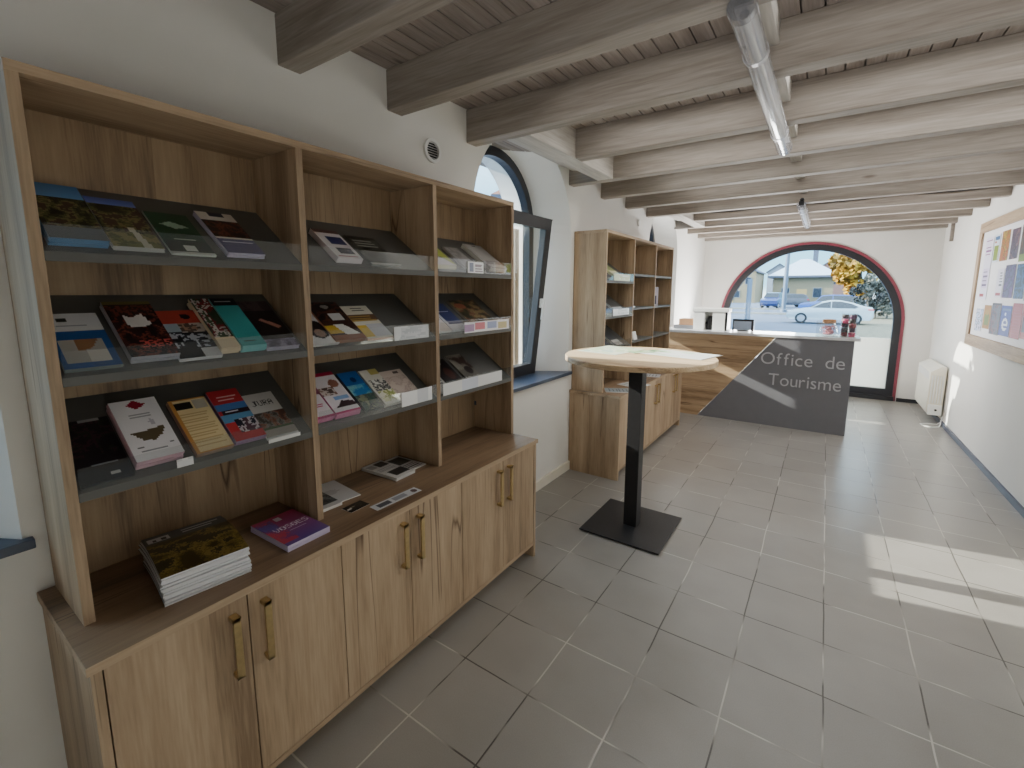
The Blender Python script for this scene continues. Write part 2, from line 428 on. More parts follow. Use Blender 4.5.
# ceiling: long boards with open joints, under a closed deck
cl = MB()
x = XL - 0.29; k = 0
pitch = 0.0702
x = -0.156 - 31 * pitch
while x < 1.5:
    cl.box(x + 0.003, x + pitch - 0.003, YB - 0.3, YF + 0.3, ZC, ZC + 0.018); x += pitch
cl.box(-2.3, 1.55, YB - 0.3, YF + 0.3, ZC + 0.03, ZC + 0.05)
cl.box(-2.3, 1.55, YB - 0.3, YF + 0.3, ZT, ZT + 0.04)
struct('ceiling', cl, M['board'])

JW = 0.088
joists = [-1.36, -0.78, -0.20, 0.40, 0.98, 1.48, 2.03, 2.635, 3.24, 3.84, 4.43, 5.06, 5.65, 6.24, 6.85, 7.47, 7.96]
cut = {2.635, 5.65}
for y in joists:
    x0 = -1.342 if y in cut else XL - 0.02
    mb = MB(); mb.box(x0, xr(y) + 0.02, y, y + JW, ZB, ZC)
    o = struct('ceiling_beam', mb, M['beam'], bevel=0.006); 
for (y0, y1) in ((2.03 + JW, 3.24), (5.06 + JW, 6.24)):
    mb = MB(); mb.box(-1.462, -1.342, y0, y1, ZB, ZC)
    struct('ceiling_trimmer_beam', mb, M['trimmer'], bevel=0.005)
    mb = MB(); mb.box(-1.67, -1.58, y0, y1, 2.40, ZC)
    struct('ceiling_edge_beam', mb, M['trimmer'], bevel=0.004)
for a, b in zip(joists[3:12], joists[4:13]):
    mb = MB(); mb.box(-0.282, -0.218, a + JW, b, 2.39, ZC)
    struct('ceiling_noggin_beam', mb, M['trimmer'], bevel=0.003)

# skirtings
mb = MB(); mb.box(XL - 0.01, XL + 0.018, 2.10, 3.325, 0, 0.075); struct('baseboard_left', mb, M['skirt_white'], bevel=0.004)
mb = MB(); mb.prism([(xr(YB) - 0.016, YB), (xr(YF) - 0.016, YF), (xr(YF) + .01, YF), (xr(YB) + .01, YB)], 0, 0.048, 'Z'); struct('baseboard_right', mb, M['skirt_blue'])
mb = MB(); mb.box(AX + AR + .01, xr(YF), YF - 0.02, YF + .01, 0, 0.05); struct('baseboard_far', mb, M['skirt_dark'])
mb = MB(); mb.box(XL, AX - AR - .01, YF - 0.02, YF + .01, 0, 0.05); struct('baseboard_far', mb, M['skirt_dark'])

# ------------------------------------------------------------------ side windows: fixed arched light over a tilted casement
def ring(outer, inner, x0, x1, mb):
    """flat frame between two outlines of equal count, thickness x0..x1 (outlines in YZ)"""
    n = len(outer)
    for i in range(n):
        j = (i + 1) % n
        mb.quad((x1, *outer[i]), (x1, *outer[j]), (x1, *inner[j]), (x1, *inner[i]))
        mb.quad((x0, *outer[j]), (x0, *outer[i]), (x0, *inner[i]), (x0, *inner[j]))
        mb.quad((x1, *outer[j]), (x1, *outer[i]), (x0, *outer[i]), (x0, *outer[j]))
        mb.quad((x1, *inner[i]), (x1, *inner[j]), (x0, *inner[j]), (x0, *inner[i]))
    return mb
def side_window(idx, cy):
    c = cy - 0.035
    root = empty('window_%d' % idx, (XW, c, 0.845)); root['kind'] = 'structure'
    L = lambda pts: [(a, z - 0.845) for a, z in pts]
    O = L(arch(0, 0.492, 1.985, 0.85)); I = L(arch(0, 0.43, 1.985, 0.905))
    mb = ring(O, I, -0.05, 0.012, MB())
    mb.box(-0.05, 0.012, -0.45, 0.45, 1.20, 1.25)             # transom
    build('window_frame', mb, M['frame'], root)
    arcp = [(a, z) for a, z in L(arch(0, 0.435, 1.985, 0.905)) if z >= 1.139]
    arcp = [(-0.435, 1.22)] + arcp + [(0.435, 1.22)]
    build('upper_pane', MB().prism(arcp, -0.022, -0.016, 'X'), M['glass'], root)
    # casement tilted inwards about its lower edge
    sash = MB(); w, h = 0.435, 1.19
    ring([(-w, 0), (-w, h), (w, h), (w, 0)], [(-w + .075, .085), (-w + .075, h - .075), (w - .075, h - .075), (w - .075, .085)], 0.0, 0.055, sash)
    s = build('tilted_casement', sash, M['frame'], root, bevel=0.004)
    s.location = (0.018, 0, 0.008); s.rotation_euler = (0, R(6.8 if idx == 2 else 0), 0)
    if idx != 2: s.location.x = -.046; s.name = 'closed_casement'
    build('casement_pane', MB().box(0.024, 0.03, -w + .07, w - .07, .08, h - .07), M['glass'], s)
    hd = MB(); hd.box(0.055, 0.075, w - .058, w - .022, 0.53, 0.60); hd.box(0.075, 0.09, w - .05, w - .03, 0.44, 0.59)
    build('casement_handle', hd, M['white'], s, bevel=0.003)
    sl = MB(); sl.prism([(XL + .028 - XW, -0.605 + 0.035 - .02), (XL + .028 - XW, 0.605 + 0.035 + .02), (XL - XW, 0.605 + 0.035 + .02), (XL - XW, 0.604 + .035), (0.0, 0.49), (0.0, -0.49), (XL - XW, -0.604 + .035), (XL - XW, -0.605 + .035 - .02)], -0.022, 0.004, 'Z')
    build('window_sill', sl, M['sill'], root, bevel=0.003)
    if idx == 2:
        build('outer_wooden_post', MB().box(-.16, -.10, .40, .455, .02, 1.14), M['oak_v'], root)
    if idx == 3:
        build('added_sun_blocker', MB().box(-.075, -.068, -.47, -.055, .27, .78), M['white'], root)  # unseen panel added to narrow the sun streak on the counter
for i, cy in enumerate(niches): side_window(i + 1, cy)

# ------------------------------------------------------------------ far shop window
root = empty('window_4', (AX, YF + 0.05, 0)); root['kind'] = 'structure'
def ringy(outer, inner, y0, y1, mb):
    for i in range(len(outer)):
        j = (i + 1) % len(outer)
        o1, o2, i1, i2 = outer[i], outer[j], inner[i], inner[j]
        mb.quad((o1[0], y0, o1[1]), (o2[0], y0, o2[1]), (i2[0], y0, i2[1]), (i1[0], y0, i1[1]))
        mb.quad((o1[0], y1, o1[1]), (o2[0], y1, o2[1]), (i2[0], y1, i2[1]), (i1[0], y1, i1[1]))
        mb.quad((o1[0], y0, o1[1]), (o2[0], y0, o2[1]), (o2[0], y1, o2[1]), (o1[0], y1, o1[1]))
        mb.quad((i1[0], y0, i1[1]), (i2[0], y0, i2[1]), (i2[0], y1, i2[1]), (i1[0], y1, i1[1]))
    return mb
build('red_trim', ringy(arch(0, AR, AS, 0.0, 40), arch(0, AR - 0.034, AS, 0.0, 40), -0.062, 0.02, MB()), M['red_trim'], root, smooth=True)
build('window_frame', ringy(arch(0, AR - 0.03, AS, 0.005, 40), arch(0, AR - 0.118, AS, 0.155, 40), -0.05, 0.03, MB()), M['frame'], root, smooth=True)
build('threshold', MB().box(-AR + .02, AR - .02, -0.075, 0.03, 0.0, 0.06), M['frame'], root, bevel=0.004)
gz = 0.86
up = [(p[0], p[1]) for p in arch(0, AR - 0.10, AS, gz, 40)]
build('upper_pane', MB().prism(up, 0.0, 0.006, 'Y'), M['glass'], root)
build('frosted_lower_pane', MB().box(-AR + .10, AR - .10, 0.0, 0.006, 0.15, gz), M['frost'], root)

# ------------------------------------------------------------------ display furniture (two identical runs)
Y0 = 0.2355
WU = 2.083 - 0.2355
F, BK = -1.42, -1.688
TH = 0.022
div = [0.0, 0.6215, 1.2335, WU - TH]       # near faces of uprights, relative to Y0
bays = [(div[i] + TH, div[i + 1]) for i in range(3)]
SL = math.atan2(0.185, 0.265)
zsh = {'t': 1.585, 'm': 1.30, 'b': 1.02}
ZW = 0.69
def sideboard(loc, label):
    """origin on the floor at the wall, near end"""
    r = empty('sideboard', loc, label, 'cabinet')
    W = 1.862; d0 = 0.0; d1 = XL * -1 - 1.27       # carcass depth
    X1 = -1.276 - XL
    for k, y in enumerate((0.0, W - 0.02)):
        build('side_panel', MB().box(0.004, X1 + 0.020, y, y + 0.02, 0.0, ZW - 0.0225), M['oak_v'], r, bevel=0.0012)
    build('back_panel', MB().box(0.004, 0.012, 0.02, W - 0.02, 0.08, ZW - 0.0225), M['oak_in'], r)
    build('bottom_panel', MB().box(0.012, X1 + 0.018, 0.02, W - 0.02, 0.07, 0.089), M['oak_h'], r, bevel=0.001)
    build('plinth', MB().box(X1 - 0.06, X1 - 0.045, 0.02, W - 0.02, 0.0, 0.07), M['oak_h'], r)
    wt = build('worktop', MB().box(0.003, -1.253 - XL, -0.005, W + 0.011, ZW - 0.022, ZW), M['oak_top'], r, bevel=0.001)
    build('edge_band', MB().box(-1.2528 - XL, -1.2516 - XL, -0.006, W + 0.012, ZW - 0.0219, ZW - .0006).box(.004, -1.253 - XL, -.0062, -.0052, ZW - .0219, ZW - .0006), M['oak_h'], wt)
    seams = [0.0215, 0.329, 0.6275, 0.931, 1.236, 1.549, W - 0.0215]
    for i in range(6):
        a, b = seams[i] + 0.0015, seams[i + 1] - 0.0015
        d = build('door', MB().box(X1, X1 + 0.018, a, b, 0.092, ZW - 0.026), M['oak_v'], r, bevel=0.0012)
        y = (b - 0.040) if i % 2 == 0 else (a + 0.040)
        h = MB()
        x0 = X1 + 0.0178
        h.box(x0, x0 + 0.028, y - 0.0095, y + 0.0095, 0.618, 0.630); h.box(x0, x0 + 0.028, y - 0.0095, y + 0.0095, 0.450, 0.462)
        h.box(x0 + 0.021, x0 + 0.028, y - 0.0095, y + 0.0095, 0.450, 0.630)
        build('handle', h, M['brass'], d, bevel=0.001)
    return r
def shelving(loc, label, sloped):
    """origin on the worktop at the wall, near end; x runs into the room"""
    r = empty('display_shelving', loc, label, 'shelf unit')
    H = 1.969 - ZW; f = F - XL; bk = BK - XL
    for k, y in enumerate(div):
        nm = 'side_panel' if k in (0, 3) else 'divider'
        build(nm, MB().box(bk, f, y, y + TH, 0.0005, H - TH if nm == 'divider' else H - TH), M['oak_v'], r, bevel=0.001)
    build('top_panel', MB().box(bk, f, 0, WU, H - TH + .0003, H), M['oak_h'], r, bevel=0.001)
    build('back_panel', MB().box(bk - 0.008, bk, 0.001, WU - .001, 0.0005, H - .001), M['oak_in'], r)
    for bi, (a, b) in enumerate(bays):
        for k in 'tmb':
            z = zsh[k] - ZW
            mb = MB()
            if bi in sloped:
                mb.prism([(f - 0.001, z), (f - 0.001, z - 0.021), (f - 0.012, z - 0.021), (bk + 0.001, z + 0.166), (bk + 0.001, z + 0.186)], a + .0005, b - .0005, 'Y')
                s = build('shelf', mb, M['shelf'], r)
                build('acrylic_lip', MB().box(f - 0.0005, f + 0.002, a + .004, b - .004, z + 0.0008, z + 0.062), M['acrylic'], s)
            else:
                z = {'t': 1.655, 'm': 1.352, 'b': 1.05}[k] - ZW
                mb.box(bk + 0.001, f - 0.004, a + .0005, b - .0005, z - 0.02, z)
                build('shelf', mb, M['shelf'], r, bevel=0.001)
    return r
DY = 3.11
sideboard((XL, 0.206, 0), 'long oak sideboard with six brass-handled doors in the foreground, under the brochure shelves')
sideboard((XL, 0.206 + DY, 0), 'oak sideboard beyond the arched window, its end panel facing the high table')
shelving((XL, Y0, ZW), 'oak shelving full of sloped brochure shelves standing on the foreground sideboard', (0, 1, 2))
shelving((XL, Y0 + DY, ZW), 'oak shelving between window and counter with mostly empty flat shelves', (0,))

# ------------------------------------------------------------------ printed matter
FONT = {'V': "10001 10001 10001 10001 01010 01010 00100", 'O': "01110 10001 10001 10001 10001 10001 01110", 'S': "01111 10000 10000 01110 00001 00001 11110",
        'G': "01110 10001 10000 10111 10001 10001 01110", 'E': "11111 10000 10000 11110 10000 10000 11111", '2': "01110 10001 00001 00110 01000 10000 11111",
        '0': "01110 10001 10011 10101 11001 10001 01110", '5': "11111 10000 11110 00001 00001 10001 01110", 'J': "00111 00010 00010 00010 00010 10010 01100",
        'U': "10001 10001 10001 10001 10001 10001 01110", 'R': "11110 10001 10001 11110 10100 10010 10001", 'A': "01110 10001 10001 11111 10001 10001 10001",
        'e': "00000 00000 01110 10001 11111 10000 01110", 'T': "11111 00100 00100 00100 00100 00100 00100", 'I': "01110 00100 00100 00100 00100 00100 01110",
        'N': "10001 11001 10101 10011 10001 10001 10001", 'X': "10001 10001 01010 00100 01010 10001 10001", 'L': "10000 10000 10000 10000 10000 10000 11111",
        'M': "10001 11011 10101 10001 10001 10001 10001", 'i': "00100 00000 01100 00100 00100 00100 01110"}
def raster(nx, ny, ops, seed):
    rnd = random.Random(seed)
    px = [[(235, 235, 232)] * nx for _ in range(ny)]
    def each(x0, y0, x1, y1):
        for j in range(max(0, round(y0 * ny)), min(ny, round(y1 * ny))):
            for i in range(max(0, round(x0 * nx)), min(nx, round(x1 * nx))):
                yield i, j
    for op in ops:
        k = op[0]
        if k == 'fill':
            for i, j in each(0, 0, 1, 1): px[j][i] = op[1]
        elif k == 'rect':
            for i, j in each(*op[1:5]): px[j][i] = op[5]
        elif k == 'grad':                       # vertical blend between two inks
            for i, j in each(*op[1:5]):
                t = (j / ny - op[2]) / max(1e-6, op[4] - op[2]); px[j][i] = tuple(op[5][q] * (1 - t) + op[6][q] * t for q in range(3))
        elif k == 'noise':
            cells = op[6] if len(op) > 6 else 6
            g = [[rnd.random() for _ in range(cells + 2)] for _ in range(cells * 2 + 2)]
            pal = op[5]
            for i, j in each(*op[1:5]):
                u, v = i / nx * cells, j / ny * cells * 1.6
                a, b = int(u), int(v); fu, fv = u - a, v - b
                b = min(b, cells * 2)
                q = (g[b][a] * (1 - fu) + g[b][a + 1] * fu) * (1 - fv) + (g[b + 1][a] * (1 - fu) + g[b + 1][a + 1] * fu) * fv
                q += rnd.uniform(-0.10, 0.10)
                q = (q - 0.2) / 0.6
                px[j][i] = pal[max(0, min(len(pal) - 1, int(q * len(pal))))]
        elif k == 'lines':
            x0, y0, x1, y1, n, c = op[1:7]
            for q in range(n):
                yy = y0 + (y1 - y0) * (q + 0.3) / n
                for i, j in each(x0, yy, x1 - rnd.uniform(0, 0.25) * (x1 - x0), yy + max(1.01 / ny, 0.35 * (y1 - y0) / n)): px[j][i] = c
        elif k == 'disc':
            cx, cy, rx, ry, c = op[1:6]
            for i, j in each(cx - rx, cy - ry, cx + rx, cy + ry):
                if ((i + .5) / nx - cx) ** 2 / rx ** 2 + ((j + .5) / ny - cy) ** 2 / ry ** 2 <= 1: px[j][i] = c
        elif k == 'poly':
            pts, c = op[1], op[2]
            for i, j in each(min(p[0] for p in pts), min(p[1] for p in pts), max(p[0] for p in pts), max(p[1] for p in pts)):
                X, Y = (i + .5) / nx, (j + .5) / ny; ins = False
                for a, b in zip(pts, pts[1:] + pts[:1]):
                    if (a[1] > Y) != (b[1] > Y) and X < (b[0] - a[0]) * (Y - a[1]) / (b[1] - a[1]) + a[0]: ins = not ins
                if ins: px[j][i] = c
        elif k == 'text':
            x0, y0, x1, y1, s, c = op[1:7]
            n = len(s) * 6 - 1
            for i, j in each(x0, y0, x1, y1):
                u = int(((i + .5) / nx - x0) / (x1 - x0) * n); v = int(((j + .5) / ny - y0) / (y1 - y0) * 7)
                ch, cx = divmod(max(0, min(n - 1, u)), 6)
                if cx < 5 and 0 <= v < 7 and FONT[s[ch]].split()[v][cx] == '1': px[j][i] = c
    return px
def leaf_mesh(w, h, t, ops, page=(232, 230, 226), res=0.0048, seed=1, arc=0.0, spine=None):
    """a leaflet lying in its own XY: +X to its head, +Y to the reader's left, printed side up"""
    nx, ny = max(4, min(56, round(w / res))), max(4, min(64, round(h / res)))
    mb = MB()
    pc = lin(page)
    px = raster(nx, ny, ops, seed)
    def zz(x): return arc * math.sin(math.pi * min(1, max(0, x / h))) if arc else 0
    for j in range(ny):
        x1, x0 = h * (1 - j / ny), h * (1 - (j + 1) / ny)
        for i in range(nx):
            y1, y0 = w / 2 - w * i / nx, w / 2 - w * (i + 1) / nx
            mb.quad((x0, y0, t + zz(x0)), (x1, y0, t + zz(x1)), (x1, y1, t + zz(x1)), (x0, y1, t + zz(x0)), c=lin(px[j][i]))
    K = 8 if arc else 1
    for q in range(K):
        a, b = h * q / K, h * (q + 1) / K
        mb.quad((a, -w / 2, zz(a)), (b, -w / 2, zz(b)), (b, -w / 2, t + zz(b)), (a, -w / 2, t + zz(a)), c=pc)
        mb.quad((b, w / 2, zz(b)), (a, w / 2, zz(a)), (a, w / 2, t + zz(a)), (b, w / 2, t + zz(b)), c=lin(spine) if spine else pc)
        mb.quad((a, w / 2, zz(a)), (b, w / 2, zz(b)), (b, -w / 2, zz(b)), (a, -w / 2, zz(a)), c=pc)
    mb.quad((0, w / 2, 0), (0, -w / 2, 0), (0, -w / 2, t), (0, w / 2, t), c=pc)
    mb.quad((h, -w / 2, 0), (h, w / 2, 0), (h, w / 2, t), (h, -w / 2, t), c=pc)
    return mb.mesh('leaflet', M['print'], fix=False)
def frame_mat(origin, up, normal, spin=0.0):
    up = Vector(up).normalized(); nz = Vector(normal).normalized(); left = nz.cross(up)
    m = Matrix((up, left, nz)).transposed().to_4x4()
    return Matrix.Translation(origin) @ m @ Matrix.Rotation(spin, 4, 'Z')
def shelf_place(yc, k, off, s0, spin=0.0, dy=0):
    n = Vector((math.sin(SL), 0, math.cos(SL))); u = Vector((-math.cos(SL), 0, math.sin(SL)))
    return frame_mat(Vector((F, yc + dy, zsh[k])) + u * s0 + n * off, u, n, spin)
def flat_place(x, y, z, spin=0.0):
    return frame_mat((x, y, z), (-1, 0, 0), (0, 0, 1), spin)
cnt = [0]
def put(name, me, mat, label, cat, group=None):
    o = link(name, me); o.matrix_world = mat; tag(o, label, cat, group); return o
def stack(yc, w, h, T, k, ops, label, under, n=1, page=(232, 230, 226), s0=0.0, spin=0.0, name='leaflet', cat='leaflet', flat=None, arc=0, jit=0.002, dy=0, upage=None, gap=.94, res=.0048, spine=None):
    """n leaflets of total thickness T lying on each other; the top one carries the visible cover"""
    h = h - .8 * T if flat is None else h
    cnt[0] += 1; rnd = random.Random(cnt[0]); t = T / n
    top = leaf_mesh(w, h, t * gap, ops, page, seed=cnt[0], arc=arc, res=res, spine=spine)
    low = leaf_mesh(w, h, t * gap, [('fill', page)], upage or page, res=w / 4, seed=1, arc=arc, spine=spine) if n > 1 else None
    for i in range(n):
        off = 0.0006 + i * t
        j = (rnd.uniform(-jit, jit), rnd.uniform(0, jit * 2), rnd.uniform(-jit, jit) * 4)
        if i == n - 1: j = (0, jit, 0)
        if flat is None: mw = shelf_place(yc + j[0], k, off, s0 + 0.004 + T * 0.72 + j[1], spin + j[2], dy)
        else: mw = flat_place(flat[0] + j[1], flat[1] + j[0], flat[2] + off, spin + j[2])
        if i == n - 1: put(name, top, mw, label, cat)
        else: put(name, low, mw, under, cat, under)

W_, K_, G_ = (236, 235, 232), (22, 22, 26), (120, 120, 118)
def land(sky, greens, base=None, y0=0.0, ysk=0.22, yb=0.86):
    o = [('grad', 0, y0, 1, ysk, sky, tuple(min(255, c + 40) for c in sky)), ('noise', 0, ysk, 1, yb, greens, 7)]
    if base: o.append(('rect', 0, yb, 1, 1, base))
    return o
GR = [(28, 30, 24), (52, 58, 36), (88, 92, 56), (128, 122, 84), (70, 52, 44)]
# --- first bay, top shelf
stack(.322, .104, .278, .022, 't', land((62, 118, 176), GR, (112, 122, 132), 0, .26, .80), 'blue-edged leaflet with sky over dark hills, at the outer end of the upper shelf', 'blue-edged leaflet below the one with sky over dark hills', 5, page=(86, 130, 172), upage=(84, 132, 178))
stack(.432, .104, .252, .014, 't', land((70, 92, 170), GR, None, 0, .14, 1) + [('noise', 0, .72, 1, 1, [(120, 124, 66), (96, 104, 56), (146, 142, 92)], 6), ('poly', [(.5, .6), (.62, .6), (.78, 1), (.6, 1)], (206, 206, 188))], 'leaflet showing green woodland and a pale path on the upper shelf', 'leaflet under the green woodland one', 3, page=(176, 176, 172))
stack(.552, .106, .222, .007, 't', [('fill', (20, 66, 44)), ('poly', [(.2, .3), (.45, .22), (.85, .34), (.5, .4)], (150, 176, 158)), ('lines', .25, .62, .8, .68, 1, (190, 204, 190)), ('rect', 0, .7, 1, .95, (14, 44, 34)), ('rect', .38, .8, .62, .93, (214, 220, 214)), ('rect', 0, .955, 1, 1, (206, 212, 206))], 'dark green leaflet with a pale emblem on the upper shelf', 'x', 1, page=(196, 204, 198))
stack(.69, .106, .245, .016, 't', [('fill', (216, 212, 204)), ('rect', .3, .0, .72, .1, (30, 36, 62)), ('noise', 0, .2, 1, .62, [(24, 20, 22), (54, 34, 30), (108, 60, 46), (40, 30, 30)], 6), ('rect', 0, .66, 1, 1, (62, 54, 108)), ('lines', .1, .7, .9, .78, 1, (196, 190, 216))], 'white-headed leaflet with a violet foot on the upper shelf beside the dark green one', 'leaflet below the violet-footed one', 4, page=(190, 184, 208), spin=.02)
# --- first bay, middle shelf
stack(.318, .106, .222, .012, 'm', [('fill', (206, 208, 212)), ('disc', .32, .13, .1, .04, (50, 54, 50)), ('lines', .2, .22, .8, .27, 1, (150, 156, 164)), ('rect', 0, .33, 1, 1, (38, 84, 146)), ('rect', .1, .5, .86, .9, (168, 166, 160)), ('poly', [(.38, .5), (.8, .5), (.6, .68), (.36, .72)], (150, 112, 80)), ('rect', .5, .7, .86, .9, (206, 204, 196))], 'white and blue leaflet with a framed photo, end of the middle shelf', 'leaflet beneath the white and blue one with a framed photo', 3, page=(120, 130, 128))
stack(.442, .106, .255, .024, 'm', [('fill', (40, 24, 24)), ('rect', 0, 0, 1, .06, (108, 100, 58)), ('noise', 0, .08, 1, 1, [(30, 20, 22), (70, 36, 32), (116, 60, 48), (40, 26, 28)], 6), ('poly', [(.25, .24), (.42, .32), (.66, .24), (.78, .44), (.55, .5), (.3, .48)], (214, 212, 210)), ('text', .3, .74, .96, .86, '2025', (196, 84, 78))], 'dark red magazine with a white figure and year on the middle shelf', 'magazine below the dark red one', 4, page=(168, 168, 178))
stack(.546, .106, .224, .010, 'm', [('fill', (60, 66, 76)), ('rect', 0, 0, 1, .28, (176, 66, 56)), ('disc', .7, .14, .12, .06, (40, 30, 34)), ('rect', 0, .28, 1, .46, (150, 166, 178)), ('noise', .4, .28, 1, .5, [(150, 120, 100), (90, 76, 70), (176, 168, 160)], 8), ('noise', 0, .5, 1, .8, [(24, 26, 32), (44, 48, 58), (170, 176, 186)], 12), ('rect', 0, .8, 1, 1, (30, 32, 36)), ('rect', .6, .82, 1, 1, (200, 202, 206))], 'red-topped leaflet with dark pictures on the middle shelf', 'leaflet under the red-topped one', 2, page=(206, 206, 210))
stack(.624, .052, .262, .026, 'm', [('fill', (52, 62, 48)), ('noise', 0, 0, 1, .8, [(48, 62, 46), (118, 26, 34), (200, 196, 190), (60, 80, 56)], 4), ('rect', 0, .8, 1, 1, (222, 208, 176))], 'narrow cream-footed leaflet with red and green leaves beside the teal one', 'narrow cream leaflet below the red and green one', 3, page=(224, 208, 178))
stack(.6905, .072, .262, .026, 'm', [('fill', (62, 158, 160)), ('rect', 0, 0, 1, .15, (24, 24, 28)), ('lines', .15, .04, .85, .1, 1, (200, 200, 200)), ('lines', .2, .88, .7, .94, 1, (36, 84, 90))], 'teal leaflet with a black heading on the middle shelf', 'teal-edged leaflet below the top teal one', 5, page=(120, 196, 198))
stack(.782, .104, .255, .016, 'm', [('fill', (34, 26, 28)), ('noise', 0, 0, 1, .22, [(86, 70, 74), (60, 48, 52)], 5), ('poly', [(.3, .42), (.44, .4), (.9, .58), (.76, .62)], (186, 130, 116)), ('noise', 0, .84, 1, 1, [(90, 84, 104), (120, 112, 136), (150, 146, 166)], 6)], 'dark leaflet with a pink streak, beside the teal one, middle shelf', 'leaflet under the dark one with a pink streak', 3, page=(176, 170, 190))
# --- first bay, lower shelf
stack(.316, .104, .222, .010, 'b', [('fill', (30, 24, 28)), ('noise', 0, .05, 1, .6, [(28, 26, 26), (60, 34, 44), (36, 40, 30), (24, 20, 24)], 6), ('rect', .4, .0, .8, .05, (150, 150, 150)), ('rect', 0, .8, 1, 1, (36, 42, 50)), ('lines', .3, .72, .95, .76, 1, (120, 124, 130)), ('rect', .58, .88, .78, .93, (190, 190, 190))], 'almost black leaflet at the end of the lower shelf', 'x', 1, page=(60, 62, 66))
stack(.428, .106, .25, .030, 'b', [('fill', (232, 230, 234)), ('poly', [(.3, .1), (.5, .02), (.72, .1), (.5, .18)], (160, 26, 52)), ('lines', .25, .25, .8, .33, 2, (170, 170, 176)), ('poly', [(.12, .54), (.35, .56), (.9, .5), (.78, .64), (.55, .72), (.35, .7)], (96, 82, 60)), ('disc', .68, .42, .07, .05, (190, 186, 196)), ('lines', .2, .84, .85, .88, 1, (150, 150, 156)), ('rect', .15, .78, .28, .81, (120, 120, 126)), ('rect', .8, .78, .93, .81, (120, 120, 126))], 'white booklet with a red diamond and a boat shape on the lower shelf', 'pink-edged white booklet under the one with the red diamond', 4, page=(216, 176, 190))
stack(.559, .098, .232, .015, 'b', [('fill', (196, 142, 76)), ('rect', .08, 0.02, 1, .98, (226, 206, 158)), ('rect', .12, .06, .55, .2, (36, 32, 26)), ('rect', .6, .04, .95, .22, (176, 170, 156)), ('lines', .12, .26, .92, .9, 12, (198, 172, 124))], 'cream leaflet with an orange border on the lower shelf', 'leaflet under the cream and orange one', 2, page=(156, 128, 110))
stack(.66, .090, .238, .020, 'b', [('fill', (176, 44, 52)), ('lines', .2, .1, .85, .24, 2, (226, 190, 188)), ('rect', 0, .28, 1, .42, (70, 116, 176)), ('rect', .1, .42, 1, .5, (44, 26, 34)), ('lines', .2, .42, .7, .48, 1, (220, 220, 226)), ('rect', 0, .5, 1, .66, (92, 150, 192)), ('rect', 0, .66, 1, 1, (186, 56, 60)), ('noise', .3, .6, 1, .88, [(40, 40, 56), (196, 190, 196), (90, 60, 74)], 8)], 'red and blue leaflet fanned out on the lower shelf', 'red-edged leaflet below the red and blue one', 5, page=(150, 120, 150), jit=.004)
stack(.757, .104, .206, .010, 'b', [('fill', (198, 198, 196)), ('text', .2, .17, .84, .3, 'JURA', (60, 60, 62)), ('noise', 0, .45, 1, .8, [(86, 58, 48), (132, 90, 72), (120, 122, 118), (70, 66, 60)], 6), ('rect', 0, .8, 1, .84, (70, 92, 60)), ('rect', 0, .84, 1, 1, (150, 146, 138))], 'white-headed leaflet over a brown photo, inner end of the lower shelf', 'leaflet under the brown photo one', 2, page=(214, 214, 212), res=.0028)
# --- second bay
stack(1.049, .106, .212, .022, 't', [('fill', (216, 212, 216)), ('rect', 0, 0, 1, .12, (84, 50, 52)), ('rect', .28, .25, .9, .52, (32, 40, 92)), ('rect', .28, .66, .85, .86, (36, 32, 62)), ('lines', .1, .9, .95, .98, 1, (150, 60, 80))], 'white booklet with navy blocks on the upper shelf of the centre bay', 'white booklet under the one with navy blocks', 3, page=(222, 212, 216))
stack(1.215, .145, .214, .008, 't', [('fill', (26, 28, 26)), ('noise', 0, .1, 1, .85, [(22, 24, 22), (36, 40, 36), (60, 64, 58)], 7), ('lines', .15, .12, .85, .4, 3, (140, 144, 138)), ('rect', 0, .93, 1, 1, (150, 156, 150))], 'black leaflet with pale lines on the upper shelf of the centre bay', 'black leaflet under the one with pale lines', 2, page=(96, 100, 98))
stack(.934, .100, .225, .010, 'm', [('fill', (222, 220, 222)), ('disc', .55, .62, .4, .24, (34, 28, 30)), ('disc', .58, .72, .2, .1, (150, 120, 104)), ('disc', .4, .3, .2, .05, (140, 60, 56))], 'white leaflet with a dark round figure, middle shelf of the centre bay', 'leaflet under the one with the dark round figure', 2, page=(196, 196, 200))
stack(1.037, .130, .242, .016, 'm', [('fill', (62, 36, 30)), ('noise', 0, 0, 1, .5, [(40, 26, 24), (86, 50, 38), (24, 20, 22)], 6), ('disc', .45, .13, .25, .1, (20, 20, 22)), ('disc', .5, .13, .13, .05, (150, 146, 140)), ('rect', .42, .32, .82, .5, (206, 206, 206)), ('rect', 0, .62, .5, .84, (196, 164, 56)), ('poly', [(.3, .6), (.6, .6), (.95, .88), (.5, .92)], (226, 226, 222)), ('rect', 0, .88, 1, 1, (140, 88, 60))], 'brown and yellow leaflet with a white card shape, middle shelf of the centre bay', 'leaflet under the brown and yellow one', 3, page=(156, 112, 88))
stack(1.171, .126, .218, .012, 'm', [('fill', (224, 220, 206)), ('text', .3, .04, .8, .12, 'TERRE', (60, 56, 52)) if 0 else ('lines', .3, .05, .85, .18, 2, (70, 66, 60)), ('rect', 0, .28, 1, .46, (98, 70, 52)), ('lines', 0, .3, 1, .5, 3, (186, 156, 84)), ('rect', 0, .6, .36, .95, (206, 176, 62)), ('rect', .36, .58, 1, .95, (198, 200, 206))], 'white leaflet with brown and gold bands, middle shelf of the centre bay', 'leaflet under the brown and gold banded one', 2, page=(214, 170, 150))
